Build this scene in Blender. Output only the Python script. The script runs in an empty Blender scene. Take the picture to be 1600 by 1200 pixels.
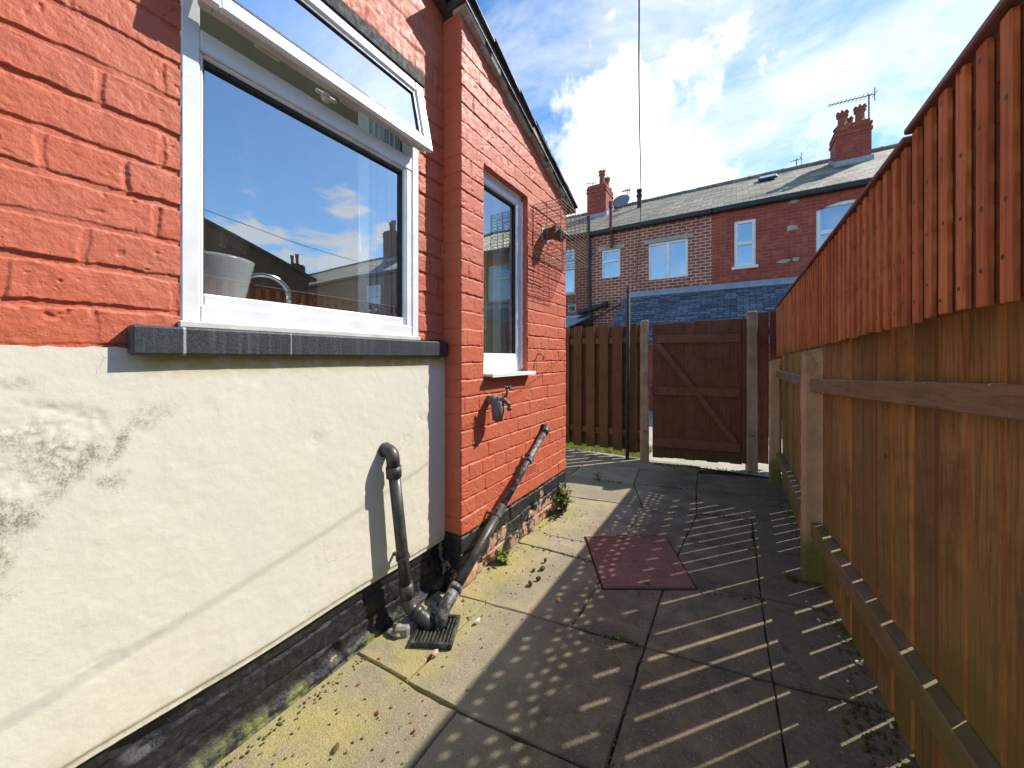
import bpy, bmesh, math, random
import numpy as np
from mathutils import Vector, Matrix
random.seed(7)
scene = bpy.context.scene
COL = scene.collection
R = math.radians

# ------------------------------------------------------------------ camera
cam_d = bpy.data.cameras.new('camera'); cam = bpy.data.objects.new('camera', cam_d); COL.objects.link(cam)
cam.location = (0, 0, 1.15); cam.rotation_euler = (R(90), 0, R(31.85))
cam_d.sensor_width = 36; cam_d.lens = 565/1600*36; cam_d.shift_y = -40/1600
cam_d.clip_start = 0.02; cam_d.clip_end = 2000
scene.camera = cam

# ------------------------------------------------------------------ light
SUN = Vector((.642, .767, .951)).normalized()
sd = bpy.data.lights.new('sun', 'SUN'); so = bpy.data.objects.new('sun', sd); COL.objects.link(so)
sd.energy = 4.4; sd.angle = R(0.53); sd.color = (1, .95, .86)
so.rotation_euler = SUN.to_track_quat('Z', 'Y').to_euler(); so.location = (6, 6, 9)
scene.view_settings.view_transform = 'Standard'; scene.view_settings.look = 'None'
scene.view_settings.gamma = 1; scene.view_settings.exposure = 0.68

def build_world():
    w = bpy.data.worlds.new('World'); scene.world = w; w.use_nodes = True
    nt = w.node_tree; N = nt.nodes; L = nt.links; N.clear()
    def n(t, **k):
        x = N.new(t)
        for a, b in k.items(): setattr(x, a, b)
        return x
    def mth(op, a, b=None, c=None, clamp=False):
        x = n('ShaderNodeMath', operation=op, use_clamp=clamp)
        for i, v in enumerate((a, b, c)):
            if v is None: continue
            if isinstance(v, (int, float)): x.inputs[i].default_value = v
            else: L.new(v, x.inputs[i])
        return x.outputs[0]
    def smooth(v, a, b):
        x = n('ShaderNodeMapRange', interpolation_type='SMOOTHSTEP')
        L.new(v, x.inputs[0]); x.inputs[1].default_value = a; x.inputs[2].default_value = b
        return x.outputs[0]
    sky = n('ShaderNodeTexSky', sky_type='NISHITA', sun_disc=False)
    sky.sun_elevation = math.asin(SUN.z); sky.sun_rotation = math.atan2(SUN.x, SUN.y)
    sky.altitude = 60; sky.air_density = 1.0; sky.dust_density = 0.15; sky.ozone_density = 1.3
    tc = n('ShaderNodeTexCoord')
    sep = n('ShaderNodeSeparateXYZ'); L.new(tc.outputs['Generated'], sep.inputs[0])
    zz = mth('ADD', mth('MAXIMUM', sep.outputs[2], 0.0), .18)
    comb = n('ShaderNodeCombineXYZ')
    L.new(mth('DIVIDE', sep.outputs[0], zz), comb.inputs[0]); L.new(mth('DIVIDE', sep.outputs[1], zz), comb.inputs[1])
    def noise(vec, scale, det, rough, dist=0, off=(0, 0, 0), sc=(1, 1, 1)):
        mp = n('ShaderNodeMapping'); L.new(vec, mp.inputs[0]); mp.inputs[1].default_value = off; mp.inputs[3].default_value = sc
        x = n('ShaderNodeTexNoise'); L.new(mp.outputs[0], x.inputs['Vector'])
        x.inputs['Scale'].default_value = scale; x.inputs['Detail'].default_value = det
        x.inputs['Roughness'].default_value = rough; x.inputs['Distortion'].default_value = dist
        return x.outputs[0]
    def near(d):
        d = Vector(d).normalized()
        x = n('ShaderNodeVectorMath', operation='DOT_PRODUCT'); L.new(tc.outputs['Generated'], x.inputs[0]); x.inputs[1].default_value = d
        return x.outputs['Value']
    fine = noise(tc.outputs['Generated'], 6.5, 9, .58, .25, (3.1, 1.7, .4))
    wisp = noise(comb.outputs[0], 1.25, 9, .62, .5, (1.2, .4, 0), (1, 1.6, 1))
    region = smooth(near((0.0, 1.1, .8)), .70, .90)
    m1 = mth('MULTIPLY', mth('MULTIPLY', smooth(wisp, .36, .74), region), .82)
    fo = mth('MULTIPLY', mth('SUBTRACT', fine, .5), .17)
    big = smooth(mth('ADD', near((-.25, 1.046, .46)), fo), .950, .985)
    big2 = smooth(mth('ADD', near((-.62, 1.0, .33)), fo), .952, .985)
    big3 = smooth(mth('ADD', near((.30, 1.3, .42)), mth('MULTIPLY', fo, 1.3)), .975, 1.005)
    fo2 = mth('MULTIPLY', mth('SUBTRACT', noise(tc.outputs['Generated'], 7, 8, .55, .3, (.3, .9, .1), (1, 1, 2.4)), .5), .10)
    r1 = smooth(mth('ADD', near((.90, .60, .30)), fo2), .992, 1.006)
    r2 = smooth(mth('ADD', near((1.12, .51, .25)), fo2), .994, 1.006)
    south = mth('MULTIPLY', smooth(noise(tc.outputs['Generated'], 3.0, 8, .6, .3, (5, 2, 1)), .50, .66), smooth(near((0.1, -1, .2)), -.1, .3))
    m = mth('MAXIMUM', mth('MAXIMUM', m1, big), mth('MAXIMUM', big2, mth('MULTIPLY', big3, .55)))
    m = mth('MAXIMUM', m, mth('MAXIMUM', mth('MULTIPLY', r1, .85), mth('MULTIPLY', r2, .8)))
    m = mth('MAXIMUM', m, mth('MULTIPLY', south, .7))
    bs = n('ShaderNodeBackground'); hs = n('ShaderNodeHueSaturation'); hs.inputs['Saturation'].default_value = 1.28; hs.inputs['Value'].default_value = 1.0; L.new(sky.outputs[0], hs.inputs['Color']); L.new(hs.outputs[0], bs.inputs[0]); bs.inputs[1].default_value = .15
    bc = n('ShaderNodeBackground')
    ramp = n('ShaderNodeMix', data_type='RGBA'); L.new(smooth(fine, .38, .6), ramp.inputs[0])
    ramp.inputs[6].default_value = (.90, .94, 1.0, 1); ramp.inputs[7].default_value = (1, 1, 1, 1)
    L.new(ramp.outputs[2], bc.inputs[0]); bc.inputs[1].default_value = .88
    mx = n('ShaderNodeMixShader'); L.new(m, mx.inputs[0]); L.new(bs.outputs[0], mx.inputs[1]); L.new(bc.outputs[0], mx.inputs[2])
    out = n('ShaderNodeOutputWorld'); L.new(mx.outputs[0], out.inputs[0])
build_world()

# ------------------------------------------------------------------ materials
class Mat:
    def __init__(s, name):
        s.m = bpy.data.materials.new(name); s.m.use_nodes = True
        s.nt = s.m.node_tree; s.N = s.nt.nodes; s.L = s.nt.links
        s.b = s.N['Principled BSDF']; s.out = s.N['Material Output']
        s._p = None
    def n(s, t, **k):
        x = s.N.new(t)
        for a, b in k.items(): setattr(x, a, b)
        return x
    def set(s, sock, v):
        if isinstance(v, (int, float)): sock.default_value = v
        elif isinstance(v, (tuple, list)): sock.default_value = tuple(v)+((1,) if len(v) == 3 and sock.type == 'RGBA' else ())
        else: s.L.new(v, sock)
    def pos(s):
        if s._p is None: s._p = s.n('ShaderNodeNewGeometry')
        return s._p.outputs['Position']
    def obj(s): return s.n('ShaderNodeTexCoord').outputs['Object']
    def island(s):
        if s._p is None: s._p = s.n('ShaderNodeNewGeometry')
        return s._p.outputs['Random Per Island']
    def objrand(s): return s.n('ShaderNodeObjectInfo').outputs['Random']
    def xyz(s, v):
        x = s.n('ShaderNodeSeparateXYZ'); s.L.new(v, x.inputs[0]); return x.outputs
    def comb(s, a, b, c=0):
        x = s.n('ShaderNodeCombineXYZ')
        for i, v in enumerate((a, b, c)): s.set(x.inputs[i], v)
        return x.outputs[0]
    def math(s, op, a, b=None, clamp=False):
        x = s.n('ShaderNodeMath', operation=op, use_clamp=clamp); s.set(x.inputs[0], a)
        if b is not None: s.set(x.inputs[1], b)
        return x.outputs[0]
    def noise(s, vec, scale, det=5, rough=.55, dist=0, sc=None, off=None):
        if sc or off:
            mp = s.n('ShaderNodeMapping'); s.L.new(vec, mp.inputs[0])
            if sc: mp.inputs[3].default_value = sc
            if off: mp.inputs[1].default_value = off
            vec = mp.outputs[0]
        x = s.n('ShaderNodeTexNoise'); s.L.new(vec, x.inputs['Vector'])
        x.inputs['Scale'].default_value = scale; x.inputs['Detail'].default_value = det
        x.inputs['Roughness'].default_value = rough; x.inputs['Distortion'].default_value = dist
        return x.outputs[0]
    def voro(s, vec, scale, feat='F1'):
        x = s.n('ShaderNodeTexVoronoi', feature=feat); s.L.new(vec, x.inputs['Vector']); x.inputs['Scale'].default_value = scale
        return x.outputs[0]
    def rng(s, v, a, b, c=0, d=1):
        x = s.n('ShaderNodeMapRange', interpolation_type='SMOOTHSTEP'); s.L.new(v, x.inputs[0])
        for i, q in enumerate((a, b, c, d)): x.inputs[i+1].default_value = q
        return x.outputs[0]
    def mix(s, f, a, b, mode='MIX'):
        x = s.n('ShaderNodeMix', data_type='RGBA', blend_type=mode)
        s.set(x.inputs[0], f); s.set(x.inputs[6], a); s.set(x.inputs[7], b); return x.outputs[2]
    def brick(s, vec, c1, c2, mortar, w, h, ms=.012, off=.5, smooth=.1, bias=0):
        x = s.n('ShaderNodeTexBrick'); s.L.new(vec, x.inputs['Vector']); x.offset = off; x.squash_frequency = 1
        s.set(x.inputs['Color1'], c1); s.set(x.inputs['Color2'], c2); s.set(x.inputs['Mortar'], mortar)
        x.inputs['Scale'].default_value = 1; x.inputs['Brick Width'].default_value = w; x.inputs['Row Height'].default_value = h
        x.inputs['Mortar Size'].default_value = ms; x.inputs['Mortar Smooth'].default_value = smooth; x.inputs['Bias'].default_value = bias
        return x.outputs
    def bump(s, h, dist=.003, strength=1, prev=None):
        x = s.n('ShaderNodeBump'); s.L.new(h, x.inputs['Height']); x.inputs['Distance'].default_value = dist; x.inputs['Strength'].default_value = strength
        if prev is not None: s.L.new(prev, x.inputs['Normal'])
        return x.outputs[0]
    def fin(s, col=None, rough=None, nor=None, metal=None, spec=None):
        if col is not None: s.set(s.b.inputs['Base Color'], col)
        if rough is not None: s.set(s.b.inputs['Roughness'], rough)
        if nor is not None: s.L.new(nor, s.b.inputs['Normal'])
        if metal is not None: s.set(s.b.inputs['Metallic'], metal)
        if spec is not None: s.set(s.b.inputs['Specular IOR Level'], spec)
        return s.m

def simple(name, c1, c2, rough=.6, scale=8, bs=60, bd=.001, metal=0, use='pos', sc=None, lo=.35, hi=.65):
    m = Mat(name); p = m.pos() if use == 'pos' else m.obj()
    col = m.mix(m.rng(m.noise(p, scale, 6, .6, sc=sc), lo, hi), c1, c2)
    nor = m.bump(m.noise(p, bs, 5, .6), bd)
    r = m.rng(m.noise(p, scale*2.3, 4), .3, .7, rough-.08, rough+.08)
    return m.fin(col, r, nor, metal)

def mat_paint():
    m = Mat('orange masonry paint'); p = m.pos()
    a = m.mix(m.rng(m.noise(p, 3.2, 7, .6), .35, .68), (.53, .120, .056), (.51, .138, .078))
    a = m.mix(m.rng(m.noise(p, 34, 6, .7), .58, .76), a, (.43, .075, .032))
    chalk = m.rng(m.noise(p, 13, 8, .72, sc=(1, 1, 1.5)), .58, .76, 0, .35)
    a = m.mix(chalk, a, (.55, .21, .13))
    dirt = m.rng(m.noise(p, 90, 4, .7), .66, .76, 0, .6)
    a = m.mix(dirt, a, (.10, .035, .025))
    h = m.noise(p, 160, 5, .65); h2 = m.noise(p, 38, 6, .6)
    pits = m.math('MULTIPLY', m.rng(m.noise(p, 85, 3, .6), .62, .70), m.rng(m.noise(p, 9, 4), .45, .62)); h2 = m.math('SUBTRACT', h2, m.math('MULTIPLY', pits, .35)); nor = m.bump(h, .0016, .9, m.bump(h2, .0030, .85))
    return m.fin(a, m.rng(h2, .3, .7, .45, .68), nor, spec=.35)

def mat_render():
    m = Mat('cream painted render'); p = m.pos(); c = m.xyz(p)
    a = m.mix(m.rng(m.noise(p, 2.6, 6, .6), .3, .7), (.69, .635, .50), (.67, .63, .53))
    a = m.mix(m.rng(m.noise(p, 20, 6, .7), .55, .8, 0, .45), a, (.62, .56, .42))
    # damp and lichen stains, each with a place and shape of its own
    def blob(y, z, ry, rz, rot=0):
        dy = m.math('SUBTRACT', c[1], y); dz = m.math('SUBTRACT', c[2], z)
        cr, sr = math.cos(rot), math.sin(rot)
        u = m.math('ADD', m.math('MULTIPLY', dy, cr/ry), m.math('MULTIPLY', dz, sr/ry))
        v = m.math('ADD', m.math('MULTIPLY', dy, -sr/rz), m.math('MULTIPLY', dz, cr/rz))
        return m.math('SQRT', m.math('ADD', m.math('MULTIPLY', u, u), m.math('MULTIPLY', v, v)))
    nz = m.noise(p, 16, 8, .72); nf = m.noise(p, 75, 6, .75); fleck = m.noise(p, 240, 3, .7)
    tot = None
    for (y, z, ry, rz, rot, k) in ((.135, .945, .055, .075, .2, .75), (.17, .90, .03, .10, -.75, .95), (.085, .82, .05, .06, .5, 1.), (.06, .77, .025, .10, .2, 1.), (.225, .86, .035, .028, 0, 1.), (.247, .955, .014, .07, -.35, 1.), (.10, .985, .07, .03, .3, .6), (.30, 1.02, .06, .03, .2, .42), (.28, .99, .03, .02, 0, .6), (.10, 1.10, .03, .02, 0, .45)):
        b = blob(y, z, ry, rz, rot)
        b = m.math('ADD', b, m.math('MULTIPLY', m.math('SUBTRACT', nz, .5), 2.6))
        f = m.rng(b, 1.25, .25, 0, k)
        tot = f if tot is None else m.math('MAXIMUM', tot, f)
    grit = m.rng(m.math('MULTIPLY', nf, m.math('ADD', .4, m.math('MULTIPLY', fleck, 1.2))), .42, .62)
    st = m.math('MULTIPLY', tot, m.math('ADD', .12, m.math('MULTIPLY', grit, .75)), clamp=True)
    a = m.mix(m.math('MULTIPLY', tot, .22), a, (.52, .49, .39))
    a = m.mix(m.math('MULTIPLY', st, .85), a, (.13, .105, .055))
    # yellow algae under the sill
    ys = m.math('MULTIPLY', m.rng(c[2], 1.085, 1.14), m.rng(c[1], .22, .32))
    a = m.mix(m.math('MULTIPLY', ys, m.rng(nz, .3, .55, .15, .8)), a, (.44, .34, .06))
    # fine settlement cracks and chips
    cr = m.n('ShaderNodeTexVoronoi', feature='DISTANCE_TO_EDGE')
    wv = m.n('ShaderNodeVectorMath', operation='ADD'); m.L.new(p, wv.inputs[0])
    nv = m.n('ShaderNodeTexNoise'); m.L.new(p, nv.inputs['Vector']); nv.inputs['Scale'].default_value = 5; nv.inputs['Detail'].default_value = 8
    ms = m.n('ShaderNodeVectorMath', operation='SCALE'); m.L.new(nv.outputs[1], ms.inputs[0]); ms.inputs['Scale'].default_value = .35
    m.L.new(ms.outputs[0], wv.inputs[1]); m.L.new(wv.outputs[0], cr.inputs['Vector']); cr.inputs['Scale'].default_value = 3.2
    line = m.math('MULTIPLY', m.rng(cr.outputs[0], .006, .0), m.rng(m.noise(p, 3.7, 3, .5, off=(2, 5, 1)), .60, .70))
    a = m.mix(m.math('MULTIPLY', line, .32), a, (.30, .26, .19))
    lowdirt = m.math('MULTIPLY', m.rng(c[2], .32, .21), m.rng(nz, .4, .65, .1, .7))
    a = m.mix(lowdirt, a, (.42, .38, .27))
    h = m.noise(p, 28, 8, .6); h3 = m.noise(p, 150, 5, .6)
    hh = m.math('SUBTRACT', m.math('ADD', h, m.math('MULTIPLY', h3, .18)), m.math('MULTIPLY', line, .5))
    hh = m.math('ADD', hh, m.math('MULTIPLY', m.math('MULTIPLY', tot, nf), .9))
    return m.fin(a, .72, m.bump(hh, .0024, .7), spec=.3)

def mat_tar(hi=.628, exposed=.5):
    m = Mat('black bitumen plinth'); p = m.pos(); c = m.xyz(p)
    n1 = m.noise(p, 9, 8, .68); n2 = m.noise(p, 55, 6, .7)
    a = m.mix(m.rng(n2, .35, .7), (.008, .0085, .010), (.024, .025, .028))
    a = m.mix(m.rng(m.noise(p, 26, 7, .7), .64, .74, 0, .35), a, (.09, .088, .08))
    br = m.mix(m.rng(m.noise(p, 14, 5), .35, .65), (.40, .17, .115), (.46, .30, .22))
    br = m.mix(m.rng(n2, .5, .7, 0, .8), br, (.52, .44, .36))
    f = m.math('ADD', n1, m.math('MULTIPLY', m.rng(c[2], .19, .05), exposed*.32))
    f = m.rng(f, hi-.012, hi+.012)
    a = m.mix(f, a, br)
    gr = m.math('MULTIPLY', m.rng(c[2], .06, .0), m.rng(m.noise(p, 12, 6, .7), .46, .66))
    a = m.mix(m.math('MULTIPLY', gr, .75), a, (.26, .27, .05))
    nor = m.bump(n2, .004, .8, m.bump(m.math('SUBTRACT', n1, m.math('MULTIPLY', f, .4)), .02, .6))
    return m.fin(a, m.rng(n2, .3, .7, .32, .6), nor)

def mat_slab():
    m = Mat('weathered concrete flags'); p = m.pos(); c = m.xyz(p); i = m.island()
    n0 = m.noise(p, 1.7, 5, .6, .4); n1 = m.noise(p, 5.5, 8, .68); n2 = m.noise(p, 130, 4, .8); n3 = m.noise(p, 420, 2, .6)
    a = m.mix(m.rng(i, .1, .9), (.34, .285, .18), (.45, .38, .24))
    a = m.mix(m.rng(n1, .33, .68), m.mix(.5, a, (.17, .15, .11)), a)
    # lichen-yellow strip by the house; beyond it, fence shade painted into the colour
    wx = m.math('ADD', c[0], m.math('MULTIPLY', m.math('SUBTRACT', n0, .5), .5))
    fence_shade = m.rng(wx, -.80, -.45)
    a = m.mix(m.math('MULTIPLY', fence_shade, .66), a, m.mix(m.rng(n1, .35, .65), (.066, .048, .026), (.205, .155, .085)))
    moss = m.math('MULTIPLY', m.rng(wx, -.1, .3), m.rng(n1, .44, .62))
    a = m.mix(m.math('MULTIPLY', moss, .65), a, (.080, .078, .022))
    ye = m.math('MULTIPLY', m.math('MULTIPLY', m.rng(wx, -.86, -1.06), m.rng(c[1], 2.9, 2.5)), m.rng(m.noise(p, 2.6, 6, .65, .6, off=(1, 3, 0)), .36, .60))
    a = m.mix(m.math('MULTIPLY', ye, .72), a, (.49, .40, .135))
    ye2 = m.math('MULTIPLY', ye, m.rng(m.noise(p, 9, 6, .7), .46, .66))
    a = m.mix(m.math('MULTIPLY', ye2, .55), a, (.31, .31, .035))
    st = m.rng(n2, .57, .66, 0, .8); a = m.mix(st, a, (.46, .42, .33))
    dk = m.rng(n3, .56, .66, 0, .7); a = m.mix(dk, a, (.045, .04, .03))
    scab = m.math('MULTIPLY', m.rng(m.noise(p, 14, 8, .75, .5, off=(7, 2, 0)), .54, .66), m.rng(wx, -.75, -.3)); a = m.mix(m.math('MULTIPLY', scab, .6), a, (.045, .04, .016))
    crust = m.math('MULTIPLY', m.rng(m.noise(p, 8, 9, .78, .8, off=(2, 8, 0)), .60, .68), m.rng(n0, .4, .6)); a = m.mix(m.math('MULTIPLY', crust, .5), a, (.30, .25, .165))
    spots = m.rng(m.voro(p, 16), .13, .06); spots = m.math('MULTIPLY', spots, m.rng(n1, .5, .6))
    a = m.mix(m.math('MULTIPLY', spots, .5), a, (.42, .40, .30))
    nor = m.bump(n2, .0045, 1, m.bump(n1, .012, .9))
    nor = m.bump(n3, .0022, .9, nor)
    return m.fin(a, m.rng(n1, .3, .7, .72, .9), nor, spec=.3)

def mat_wood(name, c1, c2, dark, green=None, rough=.75, axis=2, gz=(.6, .0), band=(.93, 1.0)):
    m = Mat(name); p = m.pos(); c = m.xyz(p); i = m.island()
    ph = m.math('MULTIPLY', i, 37.0)
    sc = [90, 90, 90]; sc[axis] = 4.0
    off = m.comb(ph, m.math('MULTIPLY', ph, .7), ph)
    v = m.n('ShaderNodeVectorMath', operation='ADD'); m.L.new(p, v.inputs[0]); m.L.new(off, v.inputs[1])
    g = m.noise(v.outputs[0], 1.0, 6, .65, .6, sc=tuple(sc))
    b = m.noise(v.outputs[0], 6, 6, .65)
    f = m.noise(p, 180, 4, .7)
    a = m.mix(i, c1, c2)
    a = m.mix(m.rng(g, .42, .70, 0, .75), a, dark)
    a = m.mix(m.rng(b, .50, .75, 0, .6), a, dark)
    a = m.mix(m.rng(m.noise(p, 3.1, 7, .7, .4), .48, .70, 0, .55), a, dark)
    kn = m.rng(m.voro(v.outputs[0], 7.5), .085, .04, 0, .8); a = m.mix(kn, a, tuple(q*.45 for q in dark))
    if green:
        gm = m.math('MULTIPLY', m.rng(c[2], gz[0], gz[1]), m.rng(m.noise(p, 5, 6, .65, off=(3, 1, 2)), .35, .62))
        a = m.mix(m.math('MULTIPLY', gm, .85), a, green)
    nor = m.bump(g, .0035, .7, m.bump(f, .0008, .7))
    return m.fin(a, m.rng(b, .3, .7, rough-.08, rough+.1), nor, spec=.25)

def mat_far_brick(name, c1, c2, c3, mortar, w=.225, h=.083, ms=.010, patchy=.0):
    m = Mat(name); p = m.pos(); c = m.xyz(p)
    vec = m.comb(m.math('ADD', c[0], c[1]), c[2])
    wob = m.noise(p, 3, 3, .5); vec2 = m.comb(m.math('ADD', m.math('ADD', c[0], c[1]), m.math('MULTIPLY', wob, .012)), m.math('ADD', c[2], m.math('MULTIPLY', wob, .02)))
    o = m.brick(vec2, c1, c2, mortar, w, h, ms, smooth=.25)
    cell = m.noise(m.comb(m.math('FLOOR', m.math('DIVIDE', m.math('ADD', c[0], c[1]), .11)), m.math('FLOOR', m.math('DIVIDE', c[2], h))), 3.7, 0)
    a = m.mix(m.math('MULTIPLY', m.rng(cell, .52, .68), m.math('SUBTRACT', 1, o[1])), o[0], c3)
    n1 = m.noise(p, 2.2, 7, .65)
    a = m.mix(m.rng(n1, .42, .75, 0, .55), a, tuple(q*.5 for q in c1))
    n2 = m.noise(p, 60, 4, .7); a = m.mix(m.rng(n2, .5, .8, 0, .4), a, c3)
    nor = m.bump(m.math('SUBTRACT', m.math('MULTIPLY', n2, .25), o[1]), .008, .9)
    return m.fin(a, .85, nor, spec=.25)

def mat_slate(name, c1, c2, mortar, w, h, slope, axis='y'):
    m = Mat(name); p = m.pos(); c = m.xyz(p)
    s_ = m.math('DIVIDE', c[1] if axis == 'y' else c[0], math.cos(slope))
    vec_x = c[0] if axis == 'y' else c[1]; vec = m.comb(vec_x, s_)
    o = m.brick(vec, c1, c2, mortar, w, h, .009, smooth=.3)
    n1 = m.noise(p, 1.6, 7, .65); n2 = m.noise(p, 40, 5, .7)
    a = m.mix(m.rng(n1, .4, .7, 0, .5), m.mix(m.math('MULTIPLY', m.rng(m.noise(m.comb(m.math('FLOOR', m.math('DIVIDE', vec_x, w)), m.math('FLOOR', m.math('DIVIDE', s_, h))), 3.7, 0), .45, .62), m.math('SUBTRACT', 1, o[1])), o[0], tuple(q*1.35 for q in c2)), tuple(q*.6 for q in c1))
    a = m.mix(m.rng(n2, .55, .75, 0, .5), a, tuple(min(1, q*1.5) for q in c2))
    fr = m.math('FRACT', m.math('DIVIDE', s_, h))
    hgt = m.math('SUBTRACT', m.math('SUBTRACT', m.math('MULTIPLY', n2, .2), m.math('MULTIPLY', fr, .8)), o[1])
    return m.fin(a, m.rng(n1, .3, .7, .66, .8), m.bump(hgt, .016, 1), spec=.3)

def mat_glass(name, refl=.25, tint=(.80, .86, .86)):
    m = Mat(name); m.N.remove(m.b)
    t = m.n('ShaderNodeBsdfTransparent'); t.inputs[0].default_value = (*tint, 1)
    g = m.n('ShaderNodeBsdfGlossy'); g.inputs[0].default_value = (.95, .97, 1, 1); g.inputs[1].default_value = .0
    bn = m.bump(m.noise(m.pos(), 2.2, 2, .4), .0016, 1); m.L.new(bn, g.inputs['Normal'])
    lw = m.n('ShaderNodeLayerWeight'); lw.inputs[0].default_value = .25
    f = m.rng(lw.outputs['Fresnel'], 0, 1, refl, 1)
    x = m.n('ShaderNodeMixShader'); m.L.new(f, x.inputs[0]); m.L.new(t.outputs[0], x.inputs[1]); m.L.new(g.outputs[0], x.inputs[2])
    df = m.n('ShaderNodeBsdfDiffuse'); df.inputs[0].default_value = (.6, .6, .58, 1); y = m.n('ShaderNodeMixShader')
    dust = m.math('ADD', m.rng(m.noise(m.pos(), 5, 8, .7, sc=(1, 1, .35)), .5, .8, 0, .07), m.rng(m.noise(m.pos(), 170, 2, .5), .70, .76, 0, .25))
    m.L.new(dust, y.inputs[0]); m.L.new(x.outputs[0], y.inputs[1]); m.L.new(df.outputs[0], y.inputs[2])
    m.L.new(y.outputs[0], m.out.inputs[0]); return m.m

def mat_sill():
    m = Mat('black painted stone sill'); p = m.pos(); c = m.xyz(p)
    st = m.noise(p, 1, 5, .7, sc=(1, 60, 2.0)); n2 = m.noise(p, 140, 4, .7)
    a = m.mix(m.rng(n2, .35, .7), (.026, .028, .034), (.036, .039, .047))
    a = m.mix(m.rng(st, .42, .75, 0, .5), a, (.10, .11, .13))
    l1 = m.rng(m.math('ABSOLUTE', m.math('SUBTRACT', c[1], .353)), .0045, .001)
    l2 = m.rng(m.math('ABSOLUTE', m.math('SUBTRACT', c[1], .62)), .003, .0005)
    a = m.mix(m.math('MULTIPLY', m.math('MAXIMUM', l1, m.math('MULTIPLY', l2, .6)), m.rng(st, .2, .5)), a, (.45, .45, .44))
    return m.fin(a, m.rng(n2, .3, .7, .38, .55), m.bump(n2, .0012))

def mat_post():
    m = Mat('weathered concrete post'); p = m.pos(); c = m.xyz(p)
    n1 = m.noise(p, 7, 8, .7); n2 = m.noise(p, 140, 5, .75)
    a = m.mix(m.rng(n1, .35, .65), (.52, .355, .20), (.40, .27, .155))
    a = m.mix(m.rng(n2, .56, .70, 0, .8), a, (.15, .11, .065))
    a = m.mix(m.rng(m.voro(p, 60), .2, .1, 0, .4), a, (.52, .44, .34))
    gm = m.math('MULTIPLY', m.rng(m.math('ADD', c[2], m.math('MULTIPLY', m.math('SUBTRACT', n1, .5), .5)), .30, .12), m.rng(n2, .3, .5, .6, 1))
    a = m.mix(m.math('MULTIPLY', gm, .9), a, (.11, .125, .015))
    tp = m.math('MULTIPLY', m.rng(c[2], 1.0, 1.2), m.rng(n1, .4, .6)); a = m.mix(m.math('MULTIPLY', tp, .7), a, (.13, .115, .08))
    return m.fin(a, .88, m.bump(n2, .003, .9, m.bump(n1, .008, .6)), spec=.25)

def mat_rust():
    m = Mat('rust red painted iron'); p = m.pos(); n1 = m.noise(p, 9, 7, .68); n2 = m.noise(p, 90, 5, .7)
    a = m.mix(m.rng(n1, .35, .65), (.20, .082, .055), (.27, .125, .082))
    a = m.mix(m.rng(n2, .52, .7, 0, .6), a, (.13, .052, .042)); a = m.mix(m.rng(m.noise(p, 22, 5, .7), .62, .75, 0, .5), a, (.25, .17, .12))
    return m.fin(a, m.rng(n1, .3, .7, .5, .72), m.bump(n2, .0015), spec=.4)

def mat_leaf(name, c1, c2):
    m = Mat(name); i = m.island()
    a = m.mix(i, c1, c2); m.fin(a, .6, spec=.3)
    m.b.inputs['Subsurface Weight'].default_value = 0
    t = m.n('ShaderNodeBsdfTranslucent'); m.L.new(a, t.inputs[0])
    x = m.n('ShaderNodeMixShader'); x.inputs[0].default_value = .35
    m.L.new(m.b.outputs[0], x.inputs[1]); m.L.new(t.outputs[0], x.inputs[2]); m.L.new(x.outputs[0], m.out.inputs[0])
    return m.m

PAINT = mat_paint(); RENDER = mat_render(); TAR = mat_tar(); TAR_M = mat_tar(.665, .12); SLAB = mat_slab()
SILL = mat_sill(); POST = mat_post(); RUST = mat_rust()
UPVC = simple('white upvc', (.80, .81, .82), (.72, .72, .70), .28, 7, 200, .0001)
UPVC_D = simple('dull beige track plastic', (.55, .52, .42), (.42, .40, .33), .5, 12, 200, .0002)  # sash track, duller and yellower than the frame plastic
GASKET = simple('black rubber', (.012, .012, .012), (.02, .02, .02), .5)
GLASS = mat_glass('window glass', .42, (.84, .87, .87)); GLASS_N = mat_glass('narrow window glass', .30, (.96, .98, .98)); GLASS_FAR = mat_glass('far window glass', .42, (.55, .6, .62))
LINT = simple('black painted lintel', (.004, .004, .005), (.008, .008, .008), .75, 20, 90, .002)
SLATE_E = simple('dark slate edges', (.02, .02, .022), (.07, .058, .048), .6, 14, 60, .004)
MORTAR = simple('pale lime mortar', (.50, .48, .43), (.34, .32, .28), .85, 22, 70, .006)
POST_G = simple('brown grey concrete', (.38, .25, .16), (.27, .18, .12), .88, 9, 120, .004)
PLASTIC = simple('dusty black pipe', (.020, .019, .019), (.075, .068, .060), .42, 12, 120, .001)
PIPE_G = simple('flaking grey black pipe', (.035, .033, .032), (.19, .175, .16), .5, 34, 120, .0015, lo=.45, hi=.62)
IRON = simple('galvanised iron', (.045, .042, .04), (.13, .125, .115), .5, 30, 120, .001, .7)
WIRE = simple('rusty cage wire', (.10, .065, .035), (.26, .19, .10), .6, 60, 200, .0002, .3)
BRASS = simple('tarnished brass', (.11, .092, .07), (.20, .175, .14), .6, 70, 200, .0005, .6)
LAGGING = simple('grey pipe lagging tape', (.13, .115, .11), (.19, .17, .165), .7, 30, 120, .002)
SOIL = simple('dark soil and moss', (.018, .015, .010), (.05, .045, .022), .95, 12, 60, .012)
ALLEY = simple('pale concrete alley', (.42, .40, .32), (.33, .32, .25), .9, 3, 60, .004)
YARD = simple('grey yard concrete', (.22, .20, .17), (.30, .28, .23), .9, 3, 60, .004)
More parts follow.
